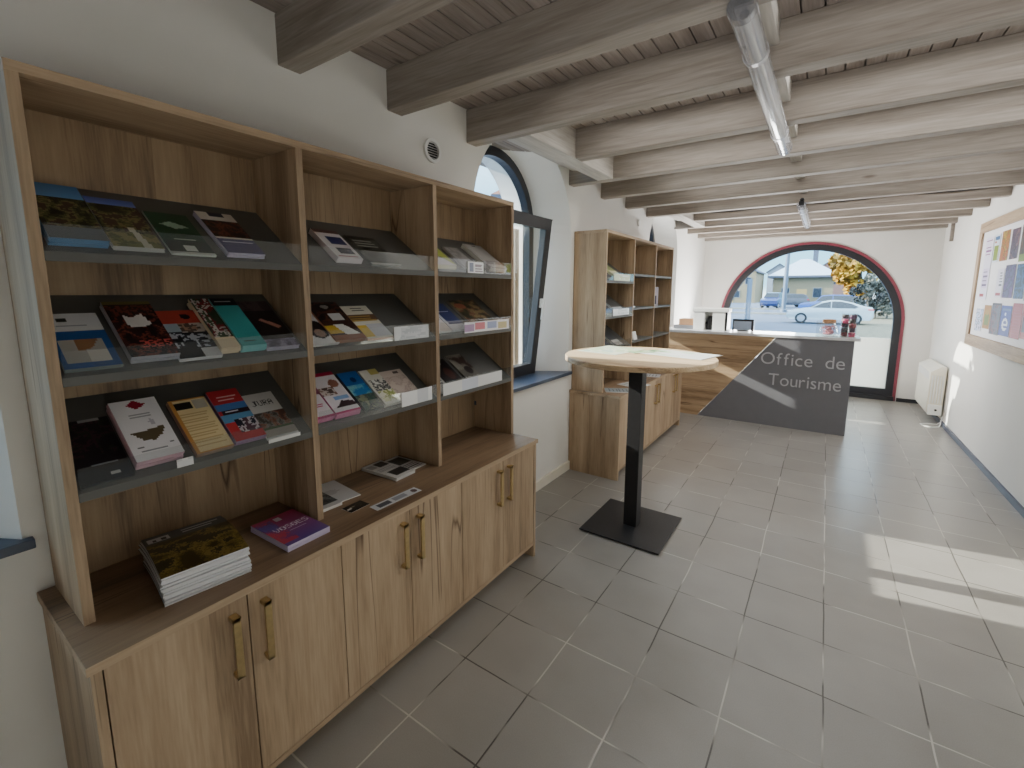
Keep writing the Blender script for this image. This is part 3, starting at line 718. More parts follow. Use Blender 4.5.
stack(.918, .066, .135, .026, 'b', [('fill', (206, 198, 206)), ('lines', .1, .4, .8, .55, 2, (170, 60, 100)), ('rect', 0, .9, 1, 1, (176, 46, 110))], 'short pink-edged leaflet against the divider, lower shelf of the centre bay', 'pink-edged leaflet under the short one by the divider', 3, page=(212, 128, 170))
stack(1.01, .104, .24, .026, 'b', [('fill', (214, 208, 214)), ('rect', 0, 0, 1, .08, (170, 30, 70)), ('disc', .72, .3, .2, .1, (150, 100, 84)), ('noise', 0, .36, .6, .56, [(130, 100, 90), (196, 184, 180), (90, 70, 64)], 7), ('rect', .3, .6, .9, .7, (126, 160, 206)), ('poly', [(.2, .86), (.5, .72), (.95, .76), (1, .86)], (52, 28, 36)), ('rect', 0, .95, 1, 1, (190, 40, 110))], 'pink-footed leaflet with small pictures, lower shelf of the centre bay', 'pink-edged leaflet under the one with small pictures', 4, page=(216, 132, 176))
stack(1.128, .090, .230, .016, 'b', [('fill', (34, 92, 160)), ('disc', .55, .22, .15, .07, (24, 48, 96)), ('noise', 0, .35, 1, .62, [(38, 110, 170), (84, 150, 180), (120, 176, 176)], 6), ('noise', 0, .62, 1, 1, [(54, 84, 78), (84, 104, 84), (60, 70, 72), (130, 136, 110)], 6)], 'bright blue leaflet on the lower shelf of the centre bay', 'leaflet under the bright blue one', 3, page=(74, 82, 88))
stack(1.225, .088, .222, .018, 'b', [('fill', (214, 212, 202)), ('rect', .5, 0, 1, .16, (186, 174, 100)), ('noise', .1, .3, 1, .62, [(214, 212, 204), (70, 70, 72), (130, 130, 126), (226, 226, 222)], 8), ('noise', .1, .62, 1, .92, [(206, 206, 160), (150, 160, 90), (224, 222, 206)], 6)], 'white and olive leaflet beside the bright blue one, centre bay', 'leaflet under the white and olive one', 2, page=(222, 222, 218))
stack(1.335, .120, .200, .012, 'b', [('fill', (206, 192, 182)), ('noise', 0, .2, 1, .8, [(206, 192, 182), (184, 166, 156), (196, 180, 172)], 5), ('rect', .55, .06, .8, .12, (90, 76, 72))], 'plain beige leaflet, inner end of the lower shelf of the centre bay', 'leaflet under the plain beige one', 2, page=(210, 204, 198))
# --- third bay (by the window)
stack(1.560, .130, .205, .022, 't', [('fill', (170, 180, 86)), ('poly', [(0, .3), (.7, .75), (1, 1), (0, 1)], (214, 206, 206)), ('lines', .1, .6, .8, .7, 2, (90, 80, 90))], 'yellow-green leaflet on the upper shelf of the bay by the window', 'leaflet under the yellow-green one', 2, page=(226, 220, 190))
stack(1.752, .105, .205, .014, 't', [('fill', (134, 132, 130)), ('noise', 0, 0, 1, 1, [(134, 132, 130), (150, 148, 146), (120, 118, 116)], 6)], 'grey leaflet behind the small white tag, bay by the window', 'x', 1, page=(168, 166, 164))
stack(1.955, .148, .245, .024, 't', [('fill', (160, 158, 154)), ('rect', .4, .05, .6, .09, (70, 70, 72)), ('lines', .2, .7, .9, .74, 1, (96, 96, 96)), ('rect', .05, .85, .95, .98, (206, 206, 200))], 'grey and white booklet on the upper shelf against the end panel by the window', 'booklet under the grey and white one by the end panel', 2, page=(226, 226, 222))
stack(1.538, .085, .215, .012, 'm', [('fill', (214, 208, 208)), ('rect', .2, .45, .9, .6, (44, 44, 48)), ('noise', 0, .1, .8, .4, [(206, 180, 180), (226, 220, 220)], 5)], 'white leaflet with a dark band, middle shelf, bay by the window', 'leaflet under the white one with a dark band', 2, page=(230, 228, 228))
stack(1.645, .112, .215, .012, 'm', [('fill', (52, 62, 108)), ('rect', 0, 0, .12, 1, (196, 198, 210)), ('lines', .2, .28, .9, .34, 1, (200, 204, 220)), ('rect', .1, .8, 1, 1, (206, 210, 220))], 'navy leaflet with a white edge, middle shelf, bay by the window', 'leaflet under the navy one', 2, page=(210, 212, 222))
stack(1.86, .205, .24, .012, 'm', [('fill', (56, 52, 40)), ('noise', 0, 0, 1, .9, [(34, 32, 28), (66, 70, 44), (110, 66, 52), (130, 118, 84)], 7), ('disc', .25, .22, .2, .1, (146, 84, 64))], 'broad dark leaflet with autumn colours, bay by the window', 'leaflet under the broad autumn-coloured one', 2, page=(150, 146, 140))
stack(1.54, .075, .16, .008, 'b', [('fill', (168, 166, 164)), ('lines', .1, .3, .9, .7, 3, (70, 70, 72))], 'pale grey leaflet half hidden by the divider, bay by the window', 'x', 1, page=(170, 170, 170))
stack(1.64, .115, .215, .010, 'b', [('fill', (24, 18, 20)), ('disc', .6, .5, .25, .2, (66, 36, 32)), ('lines', .1, .06, .7, .18, 2, (150, 150, 150))], 'black leaflet with a dim face, lower shelf, bay by the window', 'x', 1, page=(50, 46, 48))
stack(1.785, .115, .232, .010, 'b', [('fill', (96, 94, 86)), ('noise', 0, 0, 1, .5, [(60, 44, 40), (110, 104, 94), (130, 126, 116)], 5), ('disc', .6, .55, .24, .13, (40, 32, 32)), ('noise', 0, .74, 1, 1, [(96, 94, 86), (150, 148, 140), (60, 58, 54)], 7)], 'grey photo leaflet on the lower shelf, bay by the window', 'x', 1, page=(120, 118, 112))

# label holders clipped on the acrylic lips
def strip(y0, y1, k, z0, z1, ops, label, cat='label', lean=0.0, name='shelf_label'):
    me = leaf_mesh(abs(y1 - y0), z1 - z0, 0.0012, ops, res=0.006, seed=int(y0 * 100))
    put(name, me, frame_mat((F + 0.0032, (y0 + y1) / 2, zsh[k] + z0), (-lean, 0, 1), (1, 0, lean)), label, cat)
strip(.457, .496, 'b', .001, .024, [('fill', (206, 206, 206)), ('disc', .5, .6, .6, .5, (222, 222, 222))], 'small white label in front of the red diamond booklet')
strip(.705, .81, 'b', .0, .012, [('fill', (216, 216, 214))], 'thin white strip label on the lower shelf lip of the first bay')
strip(1.228, 1.42, 'm', .0, .056, [('fill', (196, 200, 204)), ('poly', [(0, 0), (.4, 0), (.1, 1), (0, 1)], (222, 224, 226)), ('noise', .2, .1, .9, .9, [(186, 190, 196), (206, 208, 212)], 5)], 'pale strip label on the middle lip of the centre bay')
strip(1.255, 1.432, 'b', .0, .06, [('fill', (232, 232, 232)), ('rect', .5, 0, .85, 1, (206, 208, 212))], 'white strip label on the lower lip of the centre bay')
strip(1.69, 1.81, 't', .0, .054, [('fill', (238, 238, 240)), ('rect', .1, .15, .35, .85, (150, 156, 176)), ('lines', .45, .15, .95, .85, 4, (170, 160, 168))], 'small white printed tag on the upper lip, bay by the window', 'label')
strip(1.66, 2.03, 'm', -.002, .05, [('fill', (226, 224, 228)), ('rect', 0, .2, .2, .9, (170, 140, 176)), ('rect', .22, .1, .42, .8, (206, 120, 130)), ('rect', .48, .1, .7, .8, (150, 160, 196)), ('rect', .74, .2, .94, .9, (190, 176, 130))], 'colourful strip label on the middle lip, bay by the window')
strip(1.505, 1.965, 'b', .0, .056, [('fill', (222, 222, 222)), ('rect', .28, .0, .55, 1, (206, 210, 220))], 'long pale strip label on the lower lip, bay by the window')

# --- lying on the worktop of the foreground sideboard
magops = [('fill', (74, 62, 30)), ('noise', 0, .3, 1, 1, [(60, 48, 20), (98, 82, 36), (128, 108, 54), (50, 44, 28)], 6), ('rect', 0, 0, 1, .28, (64, 68, 72)), ('lines', .45, .05, .95, .22, 2, (186, 188, 190)), ('rect', .04, .1, .3, .24, (196, 198, 200)), ('rect', .1, .15, .14, .22, (40, 42, 46)), ('rect', .2, .14, .25, .22, (40, 42, 46))]
stack(0, .205, .27, .078, 'x', magops, 'topmost magazine of the thick pile, olive cover under a grey band', 'magazine in the thick pile under the olive one', 16, page=(222, 222, 226), flat=(-1.335, .475, ZW), spin=R(-8), name='magazine', cat='magazine', arc=0.012, jit=.005, gap=.80, res=.004, spine=(58, 58, 52))
vos = [('grad', 0, 0, 1, 1, (176, 56, 96), (96, 78, 150)), ('noise', 0, .1, .35, .9, [(186, 66, 88), (130, 64, 120), (100, 84, 156)], 5), ('rect', .42, .08, .58, .2, (206, 200, 210)), ('text', .16, .40, .94, .53, 'VOSGES', (226, 222, 232)), ('lines', .4, .6, .85, .65, 1, (196, 186, 206))]
stack(0, .148, .222, .020, 'x', vos, 'purple booklet with white title lying on the sideboard top', 'booklet under the purple one', 2, page=(206, 196, 222), flat=(-1.325, .765, ZW), spin=R(1), res=.0026, name='booklet', cat='booklet')
stack(0, .15, .21, .004, 'x', [('fill', (196, 198, 200)), ('lines', .3, .4, .8, .55, 2, (150, 140, 146)), ('disc', .5, .5, .2, .12, (176, 176, 180))], 'pale grey sheet lying flat beyond the purple booklet', 'x', 1, flat=(-1.48, 1.0, ZW), spin=R(-6), name='leaflet')
stack(0, .09, .14, .012, 'x', [('fill', (70, 74, 76)), ('noise', 0, 0, 1, .7, [(44, 48, 50), (84, 90, 92), (110, 116, 116)], 5), ('rect', 0, .8, 1, 1, (186, 188, 190))], 'small dark booklet peeping past the divider on the sideboard', 'x', 1, flat=(-1.455, .932, ZW + .0045), spin=R(-3), name='booklet', cat='booklet')
stack(0, .085, .056, .001, 'x', [('fill', (26, 24, 22)), ('noise', .3, .1, 1, 1, [(24, 22, 20), (50, 44, 36), (36, 32, 28)], 5), ('rect', .04, .4, .28, .55, (206, 204, 198)), ('lines', .2, .3, .6, .5, 1, (150, 140, 120))], 'black postcard lying on the sideboard top', 'x', 1, flat=(-1.378, 1.003, ZW), spin=R(2), name='postcard', cat='card')
stack(0, .218, .048, .001, 'x', [('fill', (206, 208, 210)), ('rect', .1, .15, .36, .85, (84, 86, 92)), ('rect', .42, .25, .72, .75, (150, 152, 158)), ('disc', .9, .5, .06, .3, (96, 76, 76))], 'narrow white card strip at the front edge of the sideboard', 'x', 1, flat=(-1.308, 1.136, ZW), spin=R(-2), name='card_strip', cat='card')
stack(0, .112, .222, .014, 'x', [('fill', (206, 206, 204)), ('rect', .45, .06, .92, .3, (44, 46, 46)), ('rect', .06, .08, .34, .28, (150, 150, 150)), ('lines', .1, .38, .9, .55, 3, (150, 152, 154)), ('rect', .2, .6, .94, .9, (40, 42, 44))], 'white booklet with black pictures lying by the second divider', 'booklet beneath the one with black pictures', 2, page=(216, 216, 214), flat=(-1.458, 1.303, ZW), spin=R(3), name='booklet', cat='booklet')
stack(0, .095, .19, .005, 'x', [('fill', (206, 206, 206)), ('rect', .1, .1, .9, .55, (60, 62, 62)), ('lines', .1, .62, .95, .95, 4, (50, 50, 52))], 'striped black and white leaflet tucked beside the white booklet', 'x', 1, flat=(-1.49, 1.408, ZW), spin=R(2), name='leaflet')

# --- far shelving
fb = [('t', .09, .13, .21, .014, [('fill', (40, 44, 48)), ('lines', .1, .2, .9, .6, 4, (130, 136, 140))], 'dark leaflet on the top sloped shelf of the far unit', (200, 200, 190)),
      ('t', .30, .16, .21, .022, [('fill', (150, 160, 110)), ('rect', 0, .5, 1, 1, (226, 228, 190))], 'pale green leaflet on the top sloped shelf of the far unit', (222, 226, 180)),
      ('m', .12, .15, .22, .012, [('fill', (52, 62, 82)), ('lines', .1, .2, .9, .6, 3, (150, 160, 176))], 'navy leaflet on the middle sloped shelf of the far unit', (180, 186, 196)),
      ('m', .38, .2, .20, .016, [('fill', (90, 92, 92)), ('rect', 0, .6, 1, 1, (196, 200, 200))], 'grey leaflet on the middle sloped shelf of the far unit', (206, 212, 212)),
      ('b', .12, .13, .22, .012, [('fill', (52, 60, 72)), ('lines', .1, .3, .9, .7, 3, (120, 130, 140))], 'slate-blue leaflet on the lowest sloped shelf of the far unit', (150, 156, 160)),
      ('b', .36, .18, .21, .012, [('fill', (70, 74, 78)), ('rect', .1, .6, .9, .95, (176, 176, 170))], 'charcoal leaflet with a pale foot, lowest sloped shelf of the far unit', (190, 190, 184))]
for k, dyy, w, h, T, ops, lab, pg in fb:
    stack(Y0 + TH + dyy, w, h, T, k, ops, lab, lab + ', lower copy', 1, page=pg, dy=DY)
for k, lab in (('t', 'green-tinted strip label on the far unit top lip'), ('m', 'white strip label on the far unit middle lip')):
    me = leaf_mesh(.36, .055, .0012, [('fill', (214, 222, 190) if k == 't' else (230, 234, 236)), ('noise', .3, .1, 1, .9, [(206, 214, 176), (230, 232, 214)] if k == 't' else [(220, 226, 228), (196, 206, 206)], 5)], res=.012)
    put('shelf_label', me, frame_mat((F + .0032, Y0 + DY + .34, zsh[k]), (0, 0, 1), (1, 0, 0)), lab, 'label')
# loose items in its flat bays
yb2 = Y0 + DY + bays[1][0]; yb3 = Y0 + DY + bays[2][0]
me = leaf_mesh(.09, .19, .002, [('fill', (206, 200, 214)), ('rect', .2, .45, .8, .9, (84, 84, 110)), ('rect', .1, .06, .5, .14, (190, 60, 80))], res=.008)
put('leaflet', me, frame_mat((F - .05, yb3 + .115, 1.3525), (0, 0, 1), (1, -1.6, 0)), 'mauve leaflet standing upright in the last bay of the far unit', 'leaflet')
for i, (a, lab, c) in enumerate(((.06, 'grey leaflet lying alone on the middle flat shelf of the far unit', (150, 160, 156)), (.05, 'white folded card on the lowest flat shelf of the far unit', (230, 230, 228)))):
    z = (1.352, 1.05)[i]
    if i == 0: put('leaflet', leaf_mesh(.1, .2, .012, [('fill', c), ('noise', .1, .1, .9, .9, [c, (110, 120, 116), (190, 196, 190)], 5)], res=.01), flat_place(F - .03, yb2 + .09, z + .0006, .05), lab, 'leaflet')
    else:
        mb = MB(); mb.prism([(0, 0), (.045, 0), (.024, .075), (.021, .075)], 0, .09, 'Y')
        tag(build('folded_card', mb, M['paper'], None, (F - .07, yb2 + .12, z + .0004)), lab, 'card')
for i, (x, yy, w, h, sp, c, lab) in enumerate(((-1.36, 3.56, .15, .21, .5, (150, 160, 164), 'grey-blue leaflet on the far worktop beside the shelving end panel'), (-1.33, 3.78, .21, .2, -.3, (206, 208, 208), 'pale striped leaflet spread on the far worktop'), (-1.36, 4.35, .15, .21, .2, (186, 190, 196), 'pale leaflet on the far worktop, middle bay'))):
    put('leaflet', leaf_mesh(w, h, .004, [('fill', c), ('lines', .1, .1, .9, .9, 6, tuple(v * .6 for v in c))], res=.01), flat_place(x + .1, yy, ZW + .0006, sp), lab, 'leaflet')

# ------------------------------------------------------------------ high table with maps
TX, TY, TZ = -0.922, 2.716, 1.11
t = empty('high_table', (TX, TY, 0), 'round oak high table on a square black steel post', 'table')
TR = 0.448
build('tabletop', MB().lathe([(TR - .004, 0), (TR, .004), (TR, .028), (TR - .004, .032)], 0, 0, 72, TZ - .032), M['oak_table'], t, smooth=True)
build('edge_band', MB().lathe([(TR, .0), (TR + .0015, .001), (TR + .0015, .031), (TR, .032)], 0, 0, 72, TZ - .0325), M['oak_x'], t, smooth=True) if 0 else None
build('post', MB().box(-.042, .042, -.042, .042, .012, TZ - .037), M['black_steel'], t, bevel=.003)
build('mounting_plate', MB().box(-.16, .16, -.16, .16, TZ - .038, TZ - .0325), M['black_steel'], t, bevel=.001)
bs = MB(); bs.box(-.25, .25, -.255, .255, .006, .014); bs.box(-.238, .238, -.243, .243, 0, .006)
build('base_plate', bs, M['black_steel'], t, bevel=.0015)
mapc = [('fill', (226, 232, 208)), ('noise', .04, .06, .96, .94, [(206, 222, 180), (226, 234, 206), (236, 236, 216), (190, 214, 196)], 7), ('lines', .05, .05, .9, .1, 1, (120, 150, 110))]
def table_map(cx, cy, w, h, spin, lab, ops, z):
    me = leaf_mesh(w, h, .0012, ops, res=.012, seed=int(w * 1000))
    put('map', me, Matrix.Translation((cx, cy, z)) @ Matrix.Rotation(R(90) + spin, 4, 'Z') @ Matrix.Translation((-h / 2, 0, 0)), lab, 'map')
table_map(-1.155, 2.86, .29, .40, R(-8), 'large pale green map on the high table, side nearest the windows', mapc, TZ + .0006)
table_map(-.72, 2.905, .40, .29, R(-12), 'large pale map on the high table, side nearest the room', [('fill', (232, 236, 232)), ('noise', .05, .05, .6, .9, [(200, 226, 196), (228, 236, 222), (236, 238, 236)], 6), ('rect', .96, 0, 1, 1, (70, 66, 60))], TZ + .0006)
table_map(-.94, 2.90, .10, .24, R(-35), 'narrow green leaflet between the two maps on the high table', [('fill', (150, 190, 140)), ('noise', 0, .1, 1, .9, [(110, 150, 110), (176, 206, 150), (206, 220, 190)], 6)], TZ + .0022)

# ------------------------------------------------------------------ reception counter
CX0, CX1, CY = -1.66, 0.272, 5.75
c = empty('reception_counter', (0, CY, 0), 'wood and graphite reception counter lettered Office de Tourisme', 'counter')
build('wood_front', MB().prism([(CX0, 0), (-1.195, 0), (-.424, 1.0), (CX0, 1.0)], 0, .02, 'Y'), M['oak_x'], c)
build('graphite_front', MB().prism([(-1.192, 0), (CX1, 0), (CX1, 1.0), (-.421, 1.0)], 0, .02, 'Y'), M['graphite'], c)
build('end_panel', MB().box(CX1 - .02, CX1, .0205, .43, 0, 1.0), M['graphite'], c)
build('inner_shelf', MB().box(CX0, CX1 - .021, .0205, .42, .72, .74), M['graphite'], c)
build('countertop', MB().box(CX0 - .03, .320, -.012, .45, 1.0005, 1.03), M['slab'], c, bevel=.002)
def letters(s, x0, x1, zbase, cap):
    objs = []; pen = 0.0; lay = []
    for ch in s:
        if ch == ' ': pen += 0.52; continue
        cu = bpy.data.curves.new('letter', 'FONT'); cu.body = ch; cu.size = 1; cu.extrude = .03; cu.resolution_u = 6; cu.offset = -0.005
        ob = bpy.data.objects.new('letter_tmp', cu); col.objects.link(ob); bpy.context.view_layer.update()
        me = bpy.data.meshes.new_from_object(ob.evaluated_get(bpy.context.evaluated_depsgraph_get()))
        col.objects.unlink(ob); bpy.data.objects.remove(ob)
        xs = [v.co.x for v in me.vertices]
        lay.append((me, pen - min(xs))); pen += max(xs) - min(xs) + 0.10
    pen -= .10; k = (x1 - x0) / pen; ks = cap / 0.62
    for me, off in lay:
        for v in me.vertices:
            X, Z, Y = v.co
            v.co = (x0 + (X + off) * k, -.001 - (Y + .03) * .12, zbase + Z * ks)
        bm = bmesh.new(); bm.from_mesh(me); bmesh.ops.recalc_face_normals(bm, faces=bm.faces); bm.to_mesh(me); bm.free()
        me.name = 'letter'; me.materials.clear(); me.materials.append(M['alu'])
        link('letter', me, c)
letters('Office de', -.552, .212, .700, .118)
letters('Tourisme', -.462, .198, .468, .118)

# on the counter
ZK = 1.0305
o = empty('desk_organiser', (-1.15, 6.055, ZK), 'white lidded desk organiser with a dark opening on the counter', 'organiser')
build('lid', MB().box(-.235, .225, -.13, .13, .225, .27), M['white'], o, bevel=.006)
build('body', MB().box(-.215, -.075, -.12, .12, 0, .225).box(.03, .185, -.12, .12, 0, .225).box(-.075, .03, .06, .12, 0, .225), M['white'], o, bevel=.004)
build('dark_side', MB().box(.186, .215, -.12, .12, 0, .225), M['black'], o, bevel=.002)
ins = MB(); ins.lathe([(.05, 0), (.052, .08), (.04, .15), (.02, .17)], -.012, -.02, 20); ins.box(-.066, -.02, -.05, -.02, .07, .10)
build('tape_roll', ins, M['black'], o, smooth=True); o.scale = (.9, .9, .98)
o = empty('card_tray', (-1.47, 6.08, ZK), 'low dark tray holding a brown box beside the white organiser', 'tray')
build('tray', MB().box(-.12, .12, -.1, .1, 0, .045), M['graphite'], o, bevel=.003)
build('brown_box', MB().box(-.06, .12, -.09, .09, .0455, .125), M['card'], o, bevel=.003)
o = empty('desk_screen', (-.80, 6.06, ZK), 'small black-framed screen standing beside the white organiser', 'screen')
build('bezel', MB().box(-.115, .115, 0, .018, .115, .14).box(.088, .115, 0, .018, 0, .1145).box(-.115, -.10, 0, .018, 0, .1145), M['black'], o, bevel=.001)
build('display', MB().box(-.0995, .0875, .005, .012, .012, .1145), M['screen'], o)
build('foot', MB().box(-.06, .06, -.02, .06, 0, .011), M['black'], o)
def clear_box(loc, w, d, h, label, name='acrylic_box'):
    mb = MB(); tk = .003
    mb.box(-w / 2, w / 2, -d / 2, -d / 2 + tk, 0, h).box(-w / 2, w / 2, d / 2 - tk, d / 2, 0, h).box(-w / 2, -w / 2 + tk, -d / 2 + tk, d / 2 - tk, 0, h).box(w / 2 - tk, w / 2, -d / 2 + tk, d / 2 - tk, 0, h).box(-w / 2 + tk, w / 2 - tk, -d / 2 + tk, d / 2 - tk, 0, tk)
    return tag(build(name, mb, M['acrylic'], None, loc), label, 'box')
clear_box((.035, 5.87, ZK), .20, .17, .165, 'low clear acrylic box around the corked jar on the counter')
j = empty('corked_jar', (.045, 5.87, ZK + .0035), 'round glass jar of pink sweets with a cork lid on the counter', 'jar')
build('glass_body', MB().lathe([(.05, 0), (.066, .02), (.070, .055), (.062, .09), (.048, .105), (.046, .12)], 0, 0, 28), M['acrylic'], j, smooth=True)
sw = MB()
for k in range(110):
    a = random.uniform(0, 6.28); q = random.uniform(0, .048); zq = random.uniform(.008, .088)
    sw.lathe([(.002, -.007), (.008, -.003), (.008, .003), (.002, .007)], q * math.cos(a), q * math.sin(a), 6, zq + .006)
s = build('sweets', sw, plain('pink_sweets', (222, 150, 160), .4, var=.5, scale=70), j); s['kind'] = 'stuff'
build('cork_lid', MB().lathe([(.048, 0), (.054, .006), (.054, .03), (.048, .036)], 0, 0, 28, .1205), M['cork'], j, smooth=True)
j.scale = (1.12, 1.12, 1.12)
clear_box((.213, 5.90, ZK), .135, .14, .245, 'tall clear acrylic bin of dark red packets at the counter end', 'acrylic_bin')
rd = random.Random(5)
pc = [plain('dark_red_packet', (130, 26, 44), .3, var=.25, scale=30), plain('plum_packet', (74, 36, 72), .3, var=.25, scale=30), plain('black_packet', (34, 26, 34), .3, var=.2), plain('magenta_packet', (176, 46, 92), .3, var=.2)]
pn = ['dark red', 'plum coloured', 'black', 'magenta']
pl = ['lying at the bottom of', 'in the second layer of', 'in the third layer of', 'in the fourth layer of', 'heaped on top of']
for lay in range(5):
    for q in range(2):
        kk = (lay * 2 + q * 3 + lay // 2) % 4
        mb = MB(); mb.lathe([(.027, .000), (.031, .004), (.0315, .023), (.031, .041), (.027, .0455)], 0, 0, 14)
        ob = build('sweet_packet', mb, pc[kk], None, (.213 + (-.0318 if q == 0 else .0318), 5.90 + (-.028 if (lay + q) % 2 else .028), ZK + .0035 + lay * .0460), smooth=True)
        tag(ob, '%s wrapped packet %s the acrylic bin, %s' % (pn[kk], pl[lay], 'window side' if q == 0 else 'counter end side'), 'packet', 'packets in the acrylic bin')

# ------------------------------------------------------------------ notice board on the right-hand wall
xb = lambda y: xr(y)
nb = empty('notice_board', (xb(5.3), 5.3, 1.56), 'large oak-framed notice board with pinned leaflets on the long wall', 'notice board', rz=math.atan(.0105))
y0, y1, z0, z1 = -1.2, 1.02, -.575, .59
build('backing', MB().box(-.012, -.001, y0 + .05, y1 - .05, z0 + .05, z1 - .05), M['pin'], nb)
def fr(name, *b): build(name, MB().box(*b), M['oak_h'] if name == 'frame_rail' else M['oak_v'], nb, bevel=.002)
fr('frame_rail', -.028, -.001, y0, y1, z1 - .095, z1); fr('frame_rail', -.028, -.001, y0, y1, z0, z0 + .105)
fr('frame_stile', -.028, -.001, y0, y0 + .09, z0 + .1052, z1 - .0952); fr('frame_stile', -.028, -.001, y1 - .09, y1, z0 + .1052, z1 - .0952)
def pinned(ya, yb_, za, zb_, ops, lab, name='leaflet', cat='leaflet', res=.008):
    sat = lambda c: tuple(max(0, min(255, (sum(c) / 3 + (q - sum(c) / 3) * 1.75) * (.62 if min(c) < 200 else .98))) for q in c)
    ops = [tuple(sat(q) if isinstance(q, tuple) and len(q) == 3 else [sat(r) for r in q] if isinstance(q, list) and q and isinstance(q[0], tuple) and len(q[0]) == 3 else q for q in op) for op in ops]
    w, h = ya - yb_, zb_ - za; ym = (ya + yb_) / 2
    me = leaf_mesh(w, h, .0015, ops, res=res, seed=int(ya * 1000))
    put(name, me, frame_mat((xr(ym) - .0142, ym, za), (0, 0, 1), (-1, -.0105, 0)), lab, cat)
ph = lambda pal, c=6: [('fill', pal[0]), ('noise', 0, 0, 1, 1, pal, c)]
pinned(6.10, 5.875, 1.43, 1.995, [('fill', (232, 230, 240)), ('text', .06, .03, .94, .10, 'INFOS', (140, 60, 150)) if 0 else ('lines', .05, .03, .9, .08, 1, (150, 60, 150)), ('lines', .1, .14, .9, .3, 3, (190, 120, 190)), ('rect', .15, .5, .85, .82, (214, 206, 224)), ('lines', .18, .52, .82, .8, 4, (150, 130, 170)), ('rect', .05, .9, .6, .96, (206, 70, 80))], 'tall white information sheet with mauve lines and a red foot on the board', 'sheet', 'sheet')
pinned(5.855, 5.70, 1.758, 1.999, [('fill', (226, 232, 240)), ('rect', .1, .08, .9, .2, (90, 150, 200)), ('rect', .1, .22, .4, .3, (220, 130, 70)), ('rect', .1, .4, .9, .95, (184, 204, 90))], 'white, blue and lime leaflet in the top row of the board')
pinned(5.657, 5.455, 1.759, 2.01, ph([(206, 140, 40), (226, 176, 60), (190, 90, 50), (120, 140, 60), (240, 210, 120)]), 'orange leaflet with fruit colours in the top row of the board')
pinned(5.41, 5.225, 1.761, 2.001, ph([(90, 76, 100), (130, 110, 136), (70, 60, 76), (170, 140, 150)]), 'muted purple leaflet in the top row of the board')
pinned(5.185, 4.99, 1.73, 2.013, ph([(50, 46, 40), (84, 70, 56), (120, 96, 70)]) + [('rect', 0, .8, 1, 1, (176, 196, 110))], 'dark leaflet with a green foot in the top row of the board')
pinned(5.637, 5.46, 1.453, 1.694, [('fill', (230, 228, 236)), ('lines', .4, .1, .85, .62, 5, (84, 84, 110)), ('rect', .1, .84, .8, .93, (206, 96, 110))], 'white leaflet with large dark letters in the middle row of the board')
pinned(5.437, 5.20, 1.452, 1.717, ph([(140, 96, 160), (110, 84, 130), (90, 70, 90), (130, 120, 160)]), 'violet leaflet in the middle row of the board')
pinned(5.173, 4.965, 1.448, 1.713, ph([(60, 66, 84), (70, 110, 170), (110, 150, 196), (50, 70, 100)]), 'blue leaflet with a dark head in the middle row of the board')
pinned(4.94, 4.745, 1.436, 1.723, ph([(120, 170, 210), (160, 200, 226), (90, 140, 190)]), 'light blue leaflet in the middle row of the board')
pinned(6.10, 5.895, 1.139, 1.345, ph([(206, 216, 232), (186, 200, 222), (222, 222, 234)]), 'pale blue leaflet in the bottom row of the board')
pinned(5.862, 5.665, 1.174, 1.383, [('fill', (226, 176, 70)), ('rect', .2, .4, .85, .85, (150, 170, 70)), ('disc', .5, .3, .25, .12, (236, 206, 110))], 'amber and green leaflet in the bottom row of the board')
pinned(5.645, 5.405, 1.14, 1.406, ph([(130, 134, 146), (160, 160, 168), (176, 120, 124), (96, 96, 108)]) + [('rect', 0, 0, 1, .06, (70, 60, 70))], 'grey leaflet with a pinkish photo in the bottom row of the board')
pinned(5.39, 5.145, 1.148, 1.391, [('fill', (40, 84, 186)), ('disc', .5, .62, .29, .21, (244, 246, 252)), ('disc', .5, .62, .16, .12, (40, 84, 186)), ('rect', .3, .595, .78, .65, (244, 246, 252)), ('rect', .55, .655, .9, .72, (40, 84, 186)), ('rect', .1, .1, .9, .16, (150, 180, 226)), ('disc', .45, .28, .08, .05, (226, 232, 246))], 'bright blue leaflet with a white letter e on the board')
pinned(5.13, 4.915, 1.147, 1.415, [('fill', (196, 66, 84)), ('lines', .1, .08, .9, .92, 10, (214, 110, 124))], 'plain red leaflet in the bottom row of the board')
pinned(4.905, 4.71, 1.159, 1.399, [('fill', (206, 70, 80)), ('rect', .1, .3, .6, .8, (50, 50, 56))], 'red leaflet with a black picture in the bottom row of the board')

# ------------------------------------------------------------------ radiator and its flex
ra = empty('electric_radiator', (xr(7.3) - .008, 0, 0), 'cream electric radiator low on the wall near the far corner', 'radiator')
b = MB(); b.prism([(-.12, .10), (-.002, .10), (-.002, .655), (-.045, .665), (-.138, .60), (-.138, .15)], 6.90, 7.72, 'Y')
build('casing', b, M['cream'], ra, bevel=.006)
g = MB()
for k in range(5): g.box(-.122 + k * .023, -.112 + k * .023, 6.885, 6.8995, .24, .56)
build('end_grille', g, M['white'], ra)
build('control_cap', MB().box(-.128, -.006, 6.882, 6.8995, .105, .225), M['white'], ra, bevel=.006)
build('dial', MB().prism([(-.06 + .012 * math.cos(a * .52), .165 + .012 * math.sin(a * .52)) for a in range(12)], 6.874, 6.8815, 'Y'), M['black'], ra)
g = MB()
for k in range(14): g.box(-.1405, -.1375, 6.98 + k * .05, 7.01 + k * .05, .50, .585)
build('front_grille', g, M['white'], ra)
